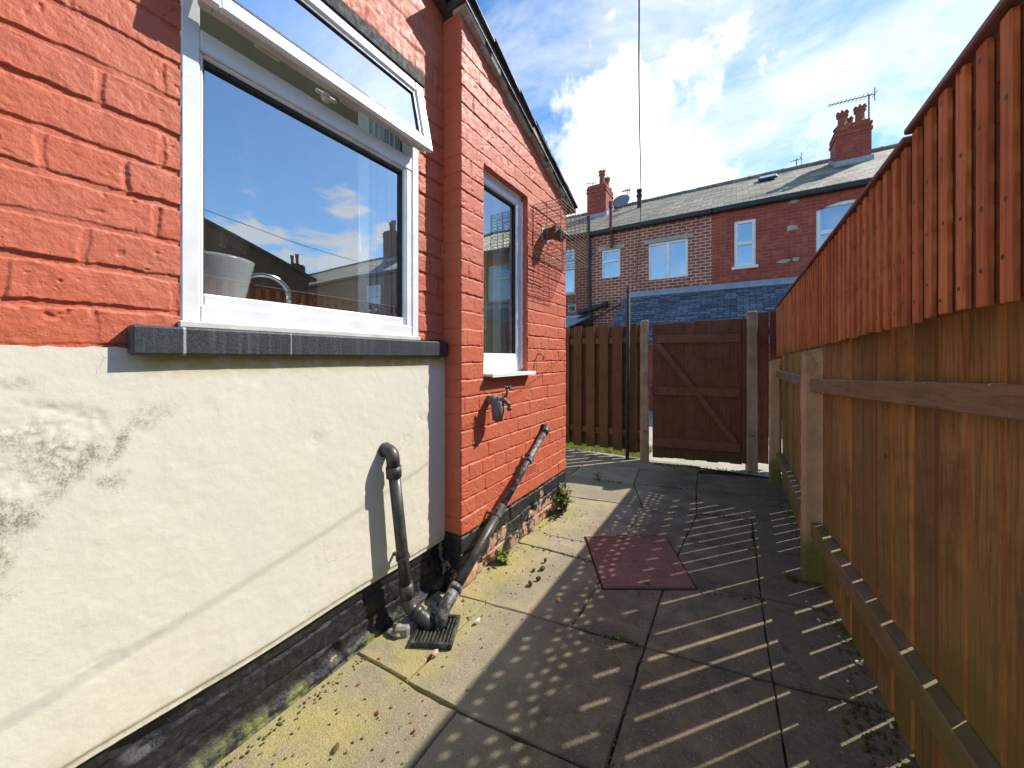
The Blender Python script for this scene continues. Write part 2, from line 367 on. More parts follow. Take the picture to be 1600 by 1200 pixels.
WOOD_UP = mat_wood('red cedar stained battens', (.60, .205, .072), (.44, .13, .044), (.24, .065, .025), (.10, .075, .022), gz=(1.275, 1.17))
WOOD_LO = mat_wood('brown weathered fence boards', (.38, .215, .072), (.21, .118, .042), (.09, .052, .022), (.14, .125, .025), gz=(1.0, .1))
WOOD_EDGE = mat_wood('board edges with painted gap light', (.50, .20, .05), (.10, .045, .02), (.16, .06, .02))  # light and shade of the board gaps painted into the edge colour
WOOD_RAIL = mat_wood('grey brown weathered rail', (.26, .17, .10), (.22, .14, .08), (.12, .075, .045), (.13, .13, .02), axis=1, gz=(.42, .22))
WOOD_GATE = mat_wood('dark brown gate boards', (.19, .078, .038), (.155, .062, .03), (.085, .034, .02), (.07, .06, .02), gz=(.4, .0))
WOOD_GRAIL = mat_wood('dark brown gate rails', (.22, .095, .048), (.19, .08, .04), (.10, .042, .024), axis=0)
BR_B = mat_far_brick('brick with pale joints', (.38, .098, .060), (.31, .080, .055), (.22, .065, .055), (.60, .46, .36), ms=.013)
BR_C = mat_far_brick('dark red brick', (.36, .068, .050), (.29, .058, .046), (.40, .11, .06), (.33, .15, .12), ms=.008)
BR_A = mat_far_brick('mid red brick', (.28, .085, .055), (.22, .07, .05), (.16, .06, .05), (.40, .27, .20), ms=.010)
BR_N = mat_far_brick('brown gable brick', (.13, .062, .045), (.10, .05, .038), (.08, .04, .03), (.13, .085, .065), ms=.008)
SLATE = mat_slate('grey roof slates', (.155, .132, .092), (.26, .225, .155), (.025, .023, .020), .28, .19, R(30))
SLATE_B = mat_slate('blue grey slates', (.078, .088, .105), (.165, .18, .205), (.012, .014, .018), .25, .115, R(32))
LEAD = simple('lead flashing', (.34, .37, .42), (.26, .28, .32), .55, 5, 40, .004)
GUTTER = simple('black gutter', (.012, .012, .014), (.02, .02, .022), .45)
TERRA = simple('terracotta', (.33, .095, .06), (.23, .07, .05), .8, 14, 60, .003)
STONE = simple('pale stone', (.42, .39, .33), (.33, .30, .25), .85, 9, 60, .003)
CERAM = simple('white ceramic', (.75, .76, .78), (.70, .71, .73), .18)
CHROME = simple('chrome', (.75, .75, .75), (.7, .7, .7), .08, metal=1)
INNER = simple('kitchen wall paint', (.50, .48, .36), (.46, .44, .33), .85)
TILE = simple('beige kitchen unit', (.80, .75, .60), (.76, .71, .56), .5)
BLIND = simple('pale blind slats', (.80, .86, .87), (.72, .79, .81), .6)
ALU = simple('grey aluminium aerial', (.20, .20, .21), (.12, .12, .13), .45, metal=.6)
LINE = simple('grey washing line', (.06, .055, .05), (.10, .095, .09), .6)
LEAF = mat_leaf('weed leaves', (.10, .19, .02), (.22, .30, .03))
LEAF_D = mat_leaf('dry weed leaves', (.17, .085, .05), (.13, .14, .035))
MOSS = simple('green moss', (.045, .055, .008), (.11, .115, .02), .95, 60, 200, .006)
CHIP = simple('orange brick chips', (.42, .13, .065), (.33, .10, .055), .85, 60, 120, .003)
PEB = simple('pale pebbles', (.62, .58, .48), (.45, .42, .35), .8, 40, 150, .002)

# ------------------------------------------------------------------ mesh helpers
def wloc(o):
    v = Vector((0, 0, 0))
    while o is not None: v += o.location; o = o.parent
    return v
class MB:
    def __init__(s): s.v = []; s.f = []
    def add(s, vs, fs):
        b = len(s.v); s.v += [tuple(q) for q in vs]; s.f += [tuple(i+b for i in f) for f in fs]; return s
    def box(s, x0, x1, y0, y1, z0, z1, bev=0):
        if bev:
            return s.bbox(((x0+x1)/2, (y0+y1)/2, (z0+z1)/2), (x1-x0, y1-y0, z1-z0), None, bev)
        vs = [(x, y, z) for z in (z0, z1) for y in (y0, y1) for x in (x0, x1)]
        return s.add(vs, [(0, 2, 3, 1), (4, 5, 7, 6), (0, 1, 5, 4), (2, 6, 7, 3), (0, 4, 6, 2), (1, 3, 7, 5)])
    def bbox(s, c, size, rot=None, bev=.003):
        bm = bmesh.new(); bmesh.ops.create_cube(bm, size=1)
        for v in bm.verts: v.co = Vector((v.co.x*size[0], v.co.y*size[1], v.co.z*size[2]))
        if bev: bmesh.ops.bevel(bm, geom=bm.edges[:], offset=min(bev, min(size)*.45), segments=1, affect='EDGES', profile=.5)
        bm.verts.index_update()
        M = rot if rot is not None else Matrix.Identity(3)
        c = Vector(c)
        r = s.add([c+M@v.co for v in bm.verts], [[v.index for v in f.verts] for f in bm.faces]); bm.free(); return r
    def tube(s, path, r, seg=10, cap=True):
        path = [Vector(p) for p in path]; n = len(path); rs = r if isinstance(r, (list, tuple)) else [r]*n
        b = len(s.v); prev = None
        for i, p in enumerate(path):
            t = (path[min(i+1, n-1)]-path[max(i-1, 0)]).normalized()
            if prev is None:
                a = t.orthogonal().normalized()
            else:
                a = (prev-t*prev.dot(t)).normalized()
            prev = a; c = t.cross(a)
            for k in range(seg):
                q = 2*math.pi*k/seg; s.v.append(tuple(p+(a*math.cos(q)+c*math.sin(q))*rs[i]))
        for i in range(n-1):
            for k in range(seg):
                k2 = (k+1) % seg; s.f.append((b+i*seg+k, b+i*seg+k2, b+(i+1)*seg+k2, b+(i+1)*seg+k))
        if cap:
            s.f.append(tuple(b+k for k in reversed(range(seg)))); s.f.append(tuple(b+(n-1)*seg+k for k in range(seg)))
        return s
    def lathe(s, prof, c=(0, 0, 0), seg=20):
        b = len(s.v); n = len(prof)
        for r, z in prof:
            for k in range(seg):
                q = 2*math.pi*k/seg; s.v.append((c[0]+r*math.cos(q), c[1]+r*math.sin(q), c[2]+z))
        for i in range(n-1):
            for k in range(seg):
                k2 = (k+1) % seg; s.f.append((b+i*seg+k, b+i*seg+k2, b+(i+1)*seg+k2, b+(i+1)*seg+k))
        return s
    def prism(s, poly, d):       # polygon (3-D points) extruded by vector d
        n = len(poly); d = Vector(d); vs = [Vector(p) for p in poly]+[Vector(p)+d for p in poly]
        fs = [tuple(range(n)), tuple(reversed(range(n, 2*n)))]+[(i, n+i, n+(i+1) % n, (i+1) % n) for i in range(n)]
        return s.add(vs, fs)
    def build(s, name, mat, parent=None, smooth=False, recalc=True):
        me = bpy.data.meshes.new(name); o = bpy.data.objects.new(name, me); COL.objects.link(o)
        off = wloc(parent) if parent is not None else Vector((0, 0, 0))
        if parent is not None: o.parent = parent
        me.from_pydata([(x-off.x, y-off.y, z-off.z) for x, y, z in s.v], [], s.f); me.materials.append(mat)
        if recalc:
            bm = bmesh.new(); bm.from_mesh(me); bmesh.ops.recalc_face_normals(bm, faces=bm.faces); bm.to_mesh(me); bm.free()
        if smooth:
            for p in me.polygons: p.use_smooth = True
        me.update(); return o
def tag(o, label=None, cat=None, group=None, kind=None):
    if label: o['label'] = label
    if cat: o['category'] = cat
    if group: o['group'] = group
    if kind: o['kind'] = kind
    return o
def thing(name, loc, label, cat, group=None):
    o = bpy.data.objects.new(name, None); COL.objects.link(o); o.location = loc; o.empty_display_size = .1
    return tag(o, label, cat, group)
def recenter(o):
    """moves a one-mesh thing's origin to the middle of its base"""
    me = o.data; co = np.empty(len(me.vertices)*3); me.vertices.foreach_get('co', co); co = co.reshape(-1, 3)
    c = Vector(((co[:, 0].min()+co[:, 0].max())/2, (co[:, 1].min()+co[:, 1].max())/2, co[:, 2].min()))
    me.transform(Matrix.Translation(-c)); o.location = c; return o

# numpy noise for relief that is modelled
def vnoise(x, y, scale, seed):
    rs = np.random.RandomState(seed); T = rs.rand(256, 256)
    X = x*scale+1000; Y = y*scale+1000
    i = np.floor(X).astype(int); j = np.floor(Y).astype(int); u = X-i; v = Y-j
    u = u*u*(3-2*u); v = v*v*(3-2*v)
    g = lambda a, b: T[a & 255, b & 255]
    return (g(i, j)*(1-u)+g(i+1, j)*u)*(1-v)+(g(i, j+1)*(1-u)+g(i+1, j+1)*u)*v
def fbm(x, y, scale, octv, seed, gain=.5):
    t = 0; a = 1; s = 0
    for k in range(octv): t = t+a*vnoise(x, y, scale*2**k, seed+k); s += a; a *= gain
    return t/s-.5
def sst(x, a, b):
    t = np.clip((x-a)/(b-a), 0, 1); return t*t*(3-2*t)
def brick_relief(t, z, ch, L, seed, depth=.008, headers=4, soldier=None, rough=1.0, jw=.0048):
    tt = t+fbm(t, z, 9, 3, seed+9)*.014; zz = z+fbm(t, z, 6, 3, seed+19)*.012
    row = np.floor(zz/ch).astype(int); fz = zz/ch-row
    hd = (row % headers) == headers-1
    rs = np.random.RandomState(seed); roff = rs.rand(512)
    Lr = np.where(hd, L*.5, L); off = np.where(hd, .25, np.where(row % 2 == 0, 0, .5))*L+(roff[row & 511]-.5)*.05
    q = (tt+off)/Lr; c = np.floor(q).astype(int); fy = q-c
    dz_ = np.minimum(fz, 1-fz)*ch; dy_ = np.minimum(fy, 1-fy)*Lr
    if soldier is not None:
        t0, t1, z0, z1 = soldier; w = .076
        q2 = (tt-t0)/w; c2 = np.floor(q2).astype(int); f2 = q2-c2
        d2 = np.minimum(np.minimum(f2, 1-f2)*w, np.minimum(np.abs(zz-z0), np.abs(z1-zz)))
        ins = (tt > t0) & (tt < t1) & (zz > z0) & (zz < z1)
        dz_ = np.where(ins, d2, dz_); dy_ = np.where(ins, 1., dy_); c = np.where(ins, c2+77, c); row = np.where(ins, 300, row)
    H = rs.rand(256, 256); bo = H[row & 255, c & 255]; tilt = H[(row+31) & 255, (c+57) & 255]-.5
    fill = sst(vnoise(t, z, 6, seed+3)+.35*vnoise(t, z, 31, seed+4), .25, .80)
    rag = (vnoise(t, z, 38, seed+5)-.5)*.0045+(vnoise(t, z, 120, seed+15)-.5)*.0035
    pz = sst(dz_-jw-rag, -.0012, .0016); py = sst(dy_-jw*.9-rag, -.0018, .0022)
    gz = depth*(.50+.55*fill); gy = depth*(.16+.55*fill)
    prof = np.minimum(pz, py)
    h = -np.maximum(gz*(1-pz), gy*(1-py))+(bo-.5)*.0036*prof+tilt*(fz-.5)*.005*prof
    h += (.35+.65*prof)*(fbm(t, z, 18, 4, seed+6)*.0036*rough+fbm(t, z, 90, 2, seed+7)*.0015*rough)
    pit = sst(vnoise(t, z, 44, seed+8)*.6+vnoise(t, z, 110, seed+18)*.4, .74, .80)*sst(vnoise(t, z, 9, seed+28), .4, .7); h -= pit*.0032*prof
    return h
def field(name, us, zs, posf, hf, keep, mat, parent):
    U, Z = np.meshgrid(us, zs, indexing='ij'); h = hf(U, Z); P = posf(U, Z, h)
    nu, nz = U.shape; off = wloc(parent)
    co = np.stack(P, -1).reshape(-1, 3)-np.array(off)
    i, j = np.meshgrid(np.arange(nu-1), np.arange(nz-1), indexing='ij')
    q = np.stack([i*nz+j, (i+1)*nz+j, (i+1)*nz+j+1, i*nz+j+1], -1).reshape(-1, 4)
    if keep is not None:
        cu = (U[:-1, :-1]+U[1:, 1:])/2; cz = (Z[:-1, :-1]+Z[1:, 1:])/2; q = q[keep(cu, cz).reshape(-1)]
    used = np.unique(q); remap = -np.ones(len(co), int); remap[used] = np.arange(len(used))
    me = bpy.data.meshes.new(name); me.from_pydata(co[used].tolist(), [], remap[q].tolist()); me.materials.append(mat)
    me.polygons.foreach_set('use_smooth', [True]*len(me.polygons)); me.update()
    o = bpy.data.objects.new(name, me); COL.objects.link(o); o.parent = parent; return o
def lin(a, b, res): return np.linspace(a, b, max(2, int(round((b-a)/res))+1))

# ------------------------------------------------------------------ ground
g = MB()
def sheet(x0, x1, y0, y1, z): g.add([(x0, y0, z), (x1, y0, z), (x1, y1, z), (x0, y1, z)], [(0, 1, 2, 3)])
sheet(-400, 400, -400, 400, -.06); tag(g.build('ground', YARD), kind='structure')
g = MB(); sheet(-3.2, .62, -1.2, 4.5, -.035); tag(g.build('soil_bed', SOIL), kind='structure')
g = MB(); sheet(-14, 14, 4.36, 10.69, -.02); tag(g.build('back_alley', ALLEY), kind='structure')
g = MB(); sheet(.62, 5.4, -2, 4.35, -.02); tag(g.build('neighbour_yard', YARD), kind='structure')

slabs = [
 [(-1.26, -.5), (-.776, -.5), (-.776, .36), (-1.26, .34)], [(-1.26, .34), (-.776, .36), (-.776, .912), (-1.26, .88)],
 [(-.776, -.5), (-.31, -.5), (-.31, .985), (-.776, .912)],
 [(-.31, -.5), (.16, -.5), (.14, .70), (-.31, .62)], [(.16, -.5), (.62, -.5), (.62, .78), (.14, .70)],
 [(-.31, .62), (.14, .70), (.11, 1.583), (-.31, 1.505)], [(.14, .70), (.62, .78), (.62, 1.70), (.11, 1.583)],
 [(-1.26, .88), (-1.0, .90), (-1.005, 1.16), (-1.26, 1.13)], [(-1.26, 1.13), (-1.005, 1.16), (-1.005, 1.385), (-1.26, 1.33)],
 [(-1.0, .898), (-.72, .92), (-.66, .93), (-.31, .985), (-.31, 1.505), (-1.005, 1.385)],
 [(-.31, 1.505), (.11, 1.583), (.10, 2.10), (-.31, 2.0)], [(.11, 1.583), (.62, 1.70), (.62, 2.22), (.10, 2.10)],
 [(-1.19, 1.345), (-.60, 1.455), (-.60, 1.985), (-1.19, 1.94)], [(-.60, 1.455), (-.31, 1.505), (-.31, 2.0), (-.60, 1.985)],
 [(-1.19, 1.94), (-.60, 1.985), (-.60, 2.19), (-1.19, 2.11)],
 [(-1.19, 2.11), (-.60, 2.19), (-.62, 2.925), (-1.28, 2.80)],
 [(-.60, 1.985), (-.31, 2.0), (-.28, 2.5), (-.25, 2.98), (-.62, 2.925)],
 [(-.31, 2.0), (.10, 2.10), (.097, 2.62), (-.28, 2.5)], [(.10, 2.10), (.62, 2.22), (.62, 2.76), (.097, 2.62)],
 [(-.28, 2.5), (.097, 2.62), (.09, 3.10), (-.25, 2.98)], [(.097, 2.62), (.62, 2.76), (.62, 3.26), (.09, 3.10)],
 [(-2.6, 2.60), (-1.95, 2.69), (-1.95, 3.24), (-2.6, 3.15)],
 [(-1.95, 2.69), (-1.28, 2.80), (-.62, 2.925), (-.80, 3.40), (-1.40, 3.32), (-1.95, 3.24)],
 [(-.62, 2.925), (-.25, 2.98), (-.30, 3.52), (-.80, 3.40)], [(-.25, 2.98), (.09, 3.10), (.62, 3.26), (.62, 3.80), (-.30, 3.52)],
 [(-2.6, 3.15), (-1.40, 3.32), (-1.42, 3.80), (-2.6, 3.66)], [(-1.40, 3.32), (-.80, 3.40), (-.86, 3.92), (-1.42, 3.80)],
 [(-.80, 3.40), (-.30, 3.52), (-.33, 4.06), (-.86, 3.92)], [(-.30, 3.52), (.62, 3.80), (.62, 4.34), (-.33, 4.06)],
 [(-2.6, 3.66), (-1.42, 3.80), (-1.44, 4.3), (-2.6, 4.2)], [(-1.42, 3.80), (-.86, 3.92), (-.33, 4.06), (-.33, 4.35), (-1.44, 4.33)],
]
def slab_mb(mb, poly, rnd):
    P = [Vector(p) for p in poly]; c = sum(P, Vector((0, 0)))/len(P)
    if sum(P[i].x*P[(i+1) % len(P)].y-P[(i+1) % len(P)].x*P[i].y for i in range(len(P))) < 0: P.reverse()
    # subdivide edges and wobble them
    Q = []
    for i in range(len(P)):
        a, b = P[i], P[(i+1) % len(P)]; n = max(2, int((b-a).length/.05)); nn = Vector((-(b-a).y, (b-a).x)).normalized()
        for k in range(n):
            w = 0 if k == 0 else (rnd.uniform(-.0016, .0012) if rnd.random() < .93 else rnd.uniform(.003, .007)); Q.append(a.lerp(b, k/n)+nn*w)
    def inset(d):
        out = []
        for q in Q:
            v = (c-q); out.append(q+v.normalized()*d)
        return out
    dz = rnd.uniform(-.004, .003); tx, ty = rnd.uniform(-.004, .004), rnd.uniform(-.004, .004)
    zz = lambda q, z: z+dz+(q.x-c.x)*tx+(q.y-c.y)*ty
    gp_ = rnd.uniform(.0008, .0030); r0 = inset(gp_); r1 = inset(gp_+.0012); r2 = inset(gp_+.0055); n = len(Q)
    b = len(mb.v)
    for ring, z in ((r0, -.05), (r1, -.0045), (r2, 0)):
        for q in ring:
            jz = rnd.uniform(-.0015, .001) if z == -.0045 else 0
            mb.v.append((q.x, q.y, zz(q, z)+jz))
    for a in range(2):
        for k in range(n): mb.f.append((b+a*n+k, b+a*n+(k+1) % n, b+(a+1)*n+(k+1) % n, b+(a+1)*n+k))
    mb.f.append(tuple(b+2*n+k for k in range(n)))
rnd = random.Random(3); pv = MB()
for s_ in slabs: slab_mb(pv, s_, rnd)
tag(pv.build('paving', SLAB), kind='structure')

# ------------------------------------------------------------------ the house on the left
XM, XE = -1.272, -1.159
CY = 1.386
house = thing('brick_house', (-1.25, 1.2, 0), 'orange painted brick house with cream rendered lower wall and white windows along the passage', 'house')
rake = lambda y: 2.862-.3905*(y-CY)
CH_M, CH_E = .0945, .0862
W1 = (.356, 1.215, 1.25, 2.435)          # main window opening y0,y1,z0,z1
W2 = (1.575, 2.060, 1.052, 2.205)
LT = (.05, 1.245, 2.435, 2.500)          # lintel
def keepM(y, z):
    return ~((y > W1[0]) & (y < W1[1]) & (z > W1[2]) & (z < W1[3])) & (z < rake(y)+.02) & ~((y > W1[0]-.01) & (z < 1.24) & (y < 1.385))
zm = np.unique(np.concatenate([lin(1.165, 1.25, .0024), lin(1.25, 2.435, .0024), lin(2.435, 3.45, .008)]))
ym = np.unique(np.concatenate([lin(-1.0, 0, .012), lin(0, .356, .0026), lin(.356, 1.215, .006), lin(1.215, CY, .0045)]))
field('wall', ym, zm, lambda u, z, h: (XM+h, u, z), lambda u, z: brick_relief(u+.075, z-1.176, CH_M, .262, 11, .0056, 5, (LT[0], LT[1]+.01, 2.502, 2.74), 1.1, .0078), keepM, PAINT, house)
# rendered lower wall
def hr(u, z):
    h = fbm(u, z, 2.6, 3, 71)*.007+fbm(u, z, 13, 3, 72)*.0013+fbm(u, z, 60, 3, 73)*.0005
    dmg = sst(fbm(u, z, 7, 4, 75)+.55*np.exp(-((u-.12)**2/.012+(z-.93)**2/.02)), .18, .4)
    h = h-dmg*(.0012+.004*(fbm(u, z, 90, 3, 76)+.3))
    flake = sst(fbm(u, z, 11, 4, 78), .17, .20); h += flake*.0005
    return h-.006*sst(z, .245, .232)
lowedge = lambda u: .222+.004*np.sin(u*9)+.006*(u-.2)
def posR(u, z, h):
    top = 1.170+.006*vnoise(u, z*0, 14, 81)+.004*vnoise(u, z*0, 60, 82)
    t = (z-.22)/(1.17-.22); return (XM+.010+h, u, lowedge(u)+t*(top-lowedge(u)))
field('render_panel', lin(-1.0, CY-.001, .005), lin(.22, 1.17, .005), posR, hr, None, RENDER, house)
mb = MB(); mb.box(XM-.04, XM-.003, -1.0, CY-.002, .222, .236); mb.box(XM-.03, XM+.002, -1.0, CY-.002, 1.160, 1.172); mb.build('render_bead', RENDER, house)
# black plinth under the render, with a cement fillet
def hp(u, z):
    return .6*brick_relief(u, z, CH_E, .235, 31, .010, 4)+fbm(u, z, 8, 4, 32)*.018+fbm(u, z, 50, 3, 33)*.006-.02*sst(fbm(u, z, 5, 3, 35), .12, .2)
field('plinth', lin(-1.0, CY, .007), lin(-.03, .232, .006), lambda u, z, h: (XM-.010+h+.03*sst(z, .06, -.02), u, z), hp, None, TAR_M, house)
# extension: return wall and front wall, one relief wrapped round the corner
w0 = XE-XM
def posE(u, z, h):
    ret = u <= w0+1e-6; cor = np.abs(u-w0) < 1e-6
    rc = .004*np.exp(-np.abs(u-w0)/.006)
    x = np.where(ret, XM+u, XE+h-rc); x = np.where(cor, XE+h-rc, x)
    y = np.where(ret, CY-h+rc, CY+(u-w0)); return (x, y, z)
def keepE(u, z):
    y = CY+(u-w0)
    return ~((y > W2[0]) & (y < W2[1]) & (z > W2[2]) & (z < W2[3])) & (z < rake(y)-.004)
ue = np.unique(np.concatenate([lin(-.01, w0, .006), lin(w0, W2[0]-CY+w0, .0053), lin(W2[0]-CY+w0, W2[1]-CY+w0, .0053), lin(W2[1]-CY+w0, 2.68-CY+w0, .0053)]))
ze = np.unique(np.concatenate([lin(.265, W2[2], .003), lin(W2[2], W2[3], .003), lin(W2[3], 2.87, .003)]))
field('extension_wall', ue, ze, posE, lambda u, z: brick_relief(u+.14, z-.265, CH_E, .232, 41, .0049, 4, None, .8, .0042), keepE, PAINT, house)
zp = lin(-.03, .268, .0055)
field('extension_plinth', ue, zp, posE, lambda u, z: brick_relief(u+.14, z, CH_E, .232, 51, .011, 4)+fbm(u, z, 11, 4, 52)*.012-.014*sst(fbm(u, z, 6, 3, 55)+(.16-z)*.8, .08, .16)+.003, None, TAR, house)
# hidden backing walls, far end, floor, roof
mb = MB()
def panel_x(mb, x, y0, y1, z0, z1, op, th=.22):
    ys = sorted({y0, y1, op[0], op[1]}); zs = sorted({z0, z1, op[2], op[3]})
    for a, b in zip(ys, ys[1:]):
        for c, d in zip(zs, zs[1:]):
            if a >= op[0]-1e-6 and b <= op[1]+1e-6 and c >= op[2]-1e-6 and d <= op[3]+1e-6: continue
            mb.box(x-th, x, a, b, c, d)
panel_x(mb, XM-.042, -1.0, CY+.02, 0, 2.90, (W1[0]-.01, W1[1]+.01, W1[2]-.01, W1[3]+.01)); panel_x(mb, XE-.042, CY+.02, 2.66, 0, 2.36, (W2[0]-.013, W2[1]+.013, W2[2]-.01, W2[3]+.013), .3)
mb.prism([(XE-.042, CY+.02, 2.361), (XE-.042, 2.66, 2.361), (XE-.042, CY+.02, 2.84)], (-.3, 0, 0))
mb.prism([(XM-.042, -1.0, 2.901), (XM-.042, CY-.1, 2.901), (XM-.042, -1.0, 3.76)], (-.22, 0, 0))
mb.box(-4.6, -1.185, 2.50, 2.674, 0, 2.34); mb.box(-4.6, -4.4, 1.2, 2.674, 0, 2.6); mb.box(-4.6, -4.4, -1.0, 1.2, 0, .4); mb.box(-4.6, -4.4, -1.0, 1.2, 2.45, 2.9); mb.box(-4.6, XM-.045, -1.2, -1.0, 0, 1.0); mb.box(-4.6, XM-.045, -1.2, -1.0, 1.9, 3.8)  # openings in the unseen back and side walls, added to let skylight in
mb.build('backing_wall', INNER, house)
mb = MB(); mb.box(-4.4, -1.49, -1.0, 2.5, .1, .16); mb.build('kitchen_floor', INNER, house); mb = MB(); mb.box(-4.4, -1.46, -1.0, 2.499, 2.50, 2.54); mb.build('kitchen_ceiling', INNER, house)
mb = MB(); mb.box(-4.0, -1.42, 2.3, 2.499, 1.38, 2.4); mb.build('wall_cupboard', TILE, house)
mb = MB(); mb.box(-4.0, -1.5, 1.95, 2.499, .16, 1.0); mb.build('base_cupboard', TILE, house)
# jambs of the small window and brick head
mb = MB(); mb.box(XE-.12, XE-.004, W2[0]-.012, W2[0], W2[2], W2[3]); mb.box(XE-.12, XE-.004, W2[1], W2[1]+.012, W2[2], W2[3]); mb.box(XE-.12, XE-.005, W2[0]-.012, W2[1]+.012, W2[3], W2[3]+.012)
mb.build('window_reveal', PAINT, house)
# roof with verge
def rk(y): return rake(y)+.018
mb = MB()
for (ya, yb, xv) in ((-1.2, CY-.02, XM+.045), (CY-.02, 2.78, XE+.045)):
    mb.prism([(xv, ya, rk(ya)), (xv, yb, rk(yb)), (xv, yb, rk(yb)+.042), (xv, ya, rk(ya)+.042)], (-4.7-xv, 0, 0))
mb.build('roof', SLATE_E, house)
mb = MB(); r2 = random.Random(5)
y = CY-.03
while y < 2.72:                                        # overlapping slate ends along the verge
    L_ = r2.uniform(.20, .27); yb = min(y+L_, 2.80); lift = r2.uniform(.004, .016)
    mb.prism([(XE+.062+r2.uniform(-.008, .008), y, rk(y)+.040+lift), (XE+.062, yb, rk(yb)+.040), (XE+.062, yb, rk(yb)+.052), (XE+.062, y, rk(y)+.056+lift)], (-.25, 0, 0)); y += L_
y = -.3
while y < CY-.03:
    L_ = r2.uniform(.20, .27); mb.prism([(XM+.064, y, rk(y)+.044), (XM+.064, y+L_, rk(y+L_)+.040), (XM+.064, y+L_, rk(y+L_)+.052), (XM+.064, y, rk(y)+.064)], (-.25, 0, 0)); y += L_
mb.build('verge_slates', SLATE_E, house)
mb = MB(); y = CY-.01
while y < 2.66:                                        # crumbling mortar bedding under the slates
    L_ = r2.uniform(.03, .09); t = r2.uniform(.014, .034) if y < 1.95 else r2.uniform(.004, .022); px = r2.uniform(.018, .036)
    mb.prism([(XE+px, y, rk(y)-t), (XE+px, y+L_, rk(y+L_)-t), (XE+px+.006, y+L_, rk(y+L_)+.003), (XE+px+.006, y, rk(y)+.003)], (-.08, 0, 0)); y += L_
mb.build('verge_mortar', MORTAR, house)
mb = MB(); mb.box(XM-.06, XM+.012, LT[0], LT[1], LT[2]+.002, LT[3], .004); mb.build('lintel', LINT, house)
# stone sill
mb = MB(); mb.box(XM-.06, -1.230, .254, 1.372, 1.158, 1.232, .006); mb.build('window_sill', SILL, house)
mb = MB(); mb.box(XM-.05, XM+.012, .35, 1.218, 1.233, 1.252, .003); mb.build('sill_bedding', simple('dirty white sealant', (.62, .61, .57), (.5, .48, .42), .6), house)

def ring(mb, x0, x1, y0, y1, z0, z1, w, wt=None, wb=None, bev=.004):
    wt = w if wt is None else wt; wb = w if wb is None else wb
    mb.box(x0, x1, y0, y0+w, z0, z1, bev); mb.box(x0, x1, y1-w, y1, z0, z1, bev)
    mb.box(x0+.001, x1-.001, y0+w-.001, y1-w+.001, z0, z0+wb, bev); mb.box(x0+.001, x1-.001, y0+w-.001, y1-w+.001, z1-wt, z1, bev)
# --- big window
xf = XM+.002                                            # front of the outer frame
win = MB(); ring(win, xf-.07, xf, W1[0], W1[1], W1[2], W1[3]-.003, .042, .036, .050)
win.box(xf-.068, xf-.001, W1[0]+.041, W1[1]-.041, 2.012, 2.072, .004)
win = win.build('window', UPVC, house); win['label'] = 'wide kitchen window with its top light propped open'
mb = MB(); ring(mb, xf-.052, xf-.008, W1[0]+.040, W1[1]-.072+.001, 1.298, 2.014, .012, .012, .036, .005); mb.box(xf-.05, xf-.004, W1[1]-.073, W1[1]-.040, 1.298, 2.014, .004); mb.build('glazing_bead', UPVC, win)
mb = MB(); ring(mb, xf-.046, xf-.020, W1[0]+.051, W1[1]-.083, 1.333, 2.004, .006, .014, .004, 0); mb.build('gasket', GASKET, win)
mb = MB(); mb.add([(xf-.034, W1[0]+.05, 1.33), (xf-.034, W1[1]-.082, 1.33), (xf-.034, W1[1]-.082, 2.006), (xf-.034, W1[0]+.05, 2.006)], [(0, 1, 2, 3)]); mb.build('pane', GLASS, win)
# --- open sash, hinged along its top edge
piv = Vector((xf-.002, 0, 2.412)); ang = R(12)
def sw(p):                                              # swings a closed-position point about the hinge
    dx, dz = p[0]-piv.x, p[2]-piv.z
    return (piv.x+dx*math.cos(ang)-dz*math.sin(ang), p[1], piv.z+dz*math.cos(ang)+dx*math.sin(ang))
def swung(m_): m_.v = [sw(p) for p in m_.v]; return m_
S = (W1[0]+.010, W1[1]+.004, 2.084, 2.414)
mb = MB(); ring(mb, xf+.000, xf+.022, S[0], S[1], S[2], S[3], .050, .050, .054, .005); ring(mb, xf-.012, xf+.012, S[0]+.044, S[1]-.044, S[2]+.046, S[3]-.044, .018, bev=.004)
sash = swung(mb).build('opening_sash', UPVC, win)
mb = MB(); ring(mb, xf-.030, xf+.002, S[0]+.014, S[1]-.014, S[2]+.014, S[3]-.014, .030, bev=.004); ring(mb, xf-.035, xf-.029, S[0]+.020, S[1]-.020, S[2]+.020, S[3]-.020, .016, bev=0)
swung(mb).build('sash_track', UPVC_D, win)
mb = MB(); ring(mb, xf+.002, xf+.0145, S[0]+.060, S[1]-.060, S[2]+.062, S[3]-.060, .007, bev=0); swung(mb).build('sash_gasket', GASKET, win)
mb = MB(); mb.add([(xf+.006, S[0]+.055, S[2]+.055), (xf+.006, S[1]-.055, S[2]+.055), (xf+.006, S[1]-.055, S[3]-.055), (xf+.006, S[0]+.055, S[3]-.055)], [(0, 1, 2, 3)]); swung(mb).build('sash_pane', GLASS, win)
catch_m = simple('yellowed plastic catch', (.62, .57, .42), (.5, .45, .33), .5)
for yy in (.52, .80, 1.08):
    mb = MB(); mb.box(xf-.046, xf-.034, yy, yy+.075, S[2]+.018, S[2]+.040, .004); swung(mb).build('catch', catch_m, win)
mb = MB(); mb.box(xf-.075, xf-.048, .74, .775, S[2]+.0, S[2]+.035, .01); mb.box(xf-.07, xf-.055, .72, .80, S[2]+.018, S[2]+.034, .006); swung(mb).build('handle', UPVC, win)
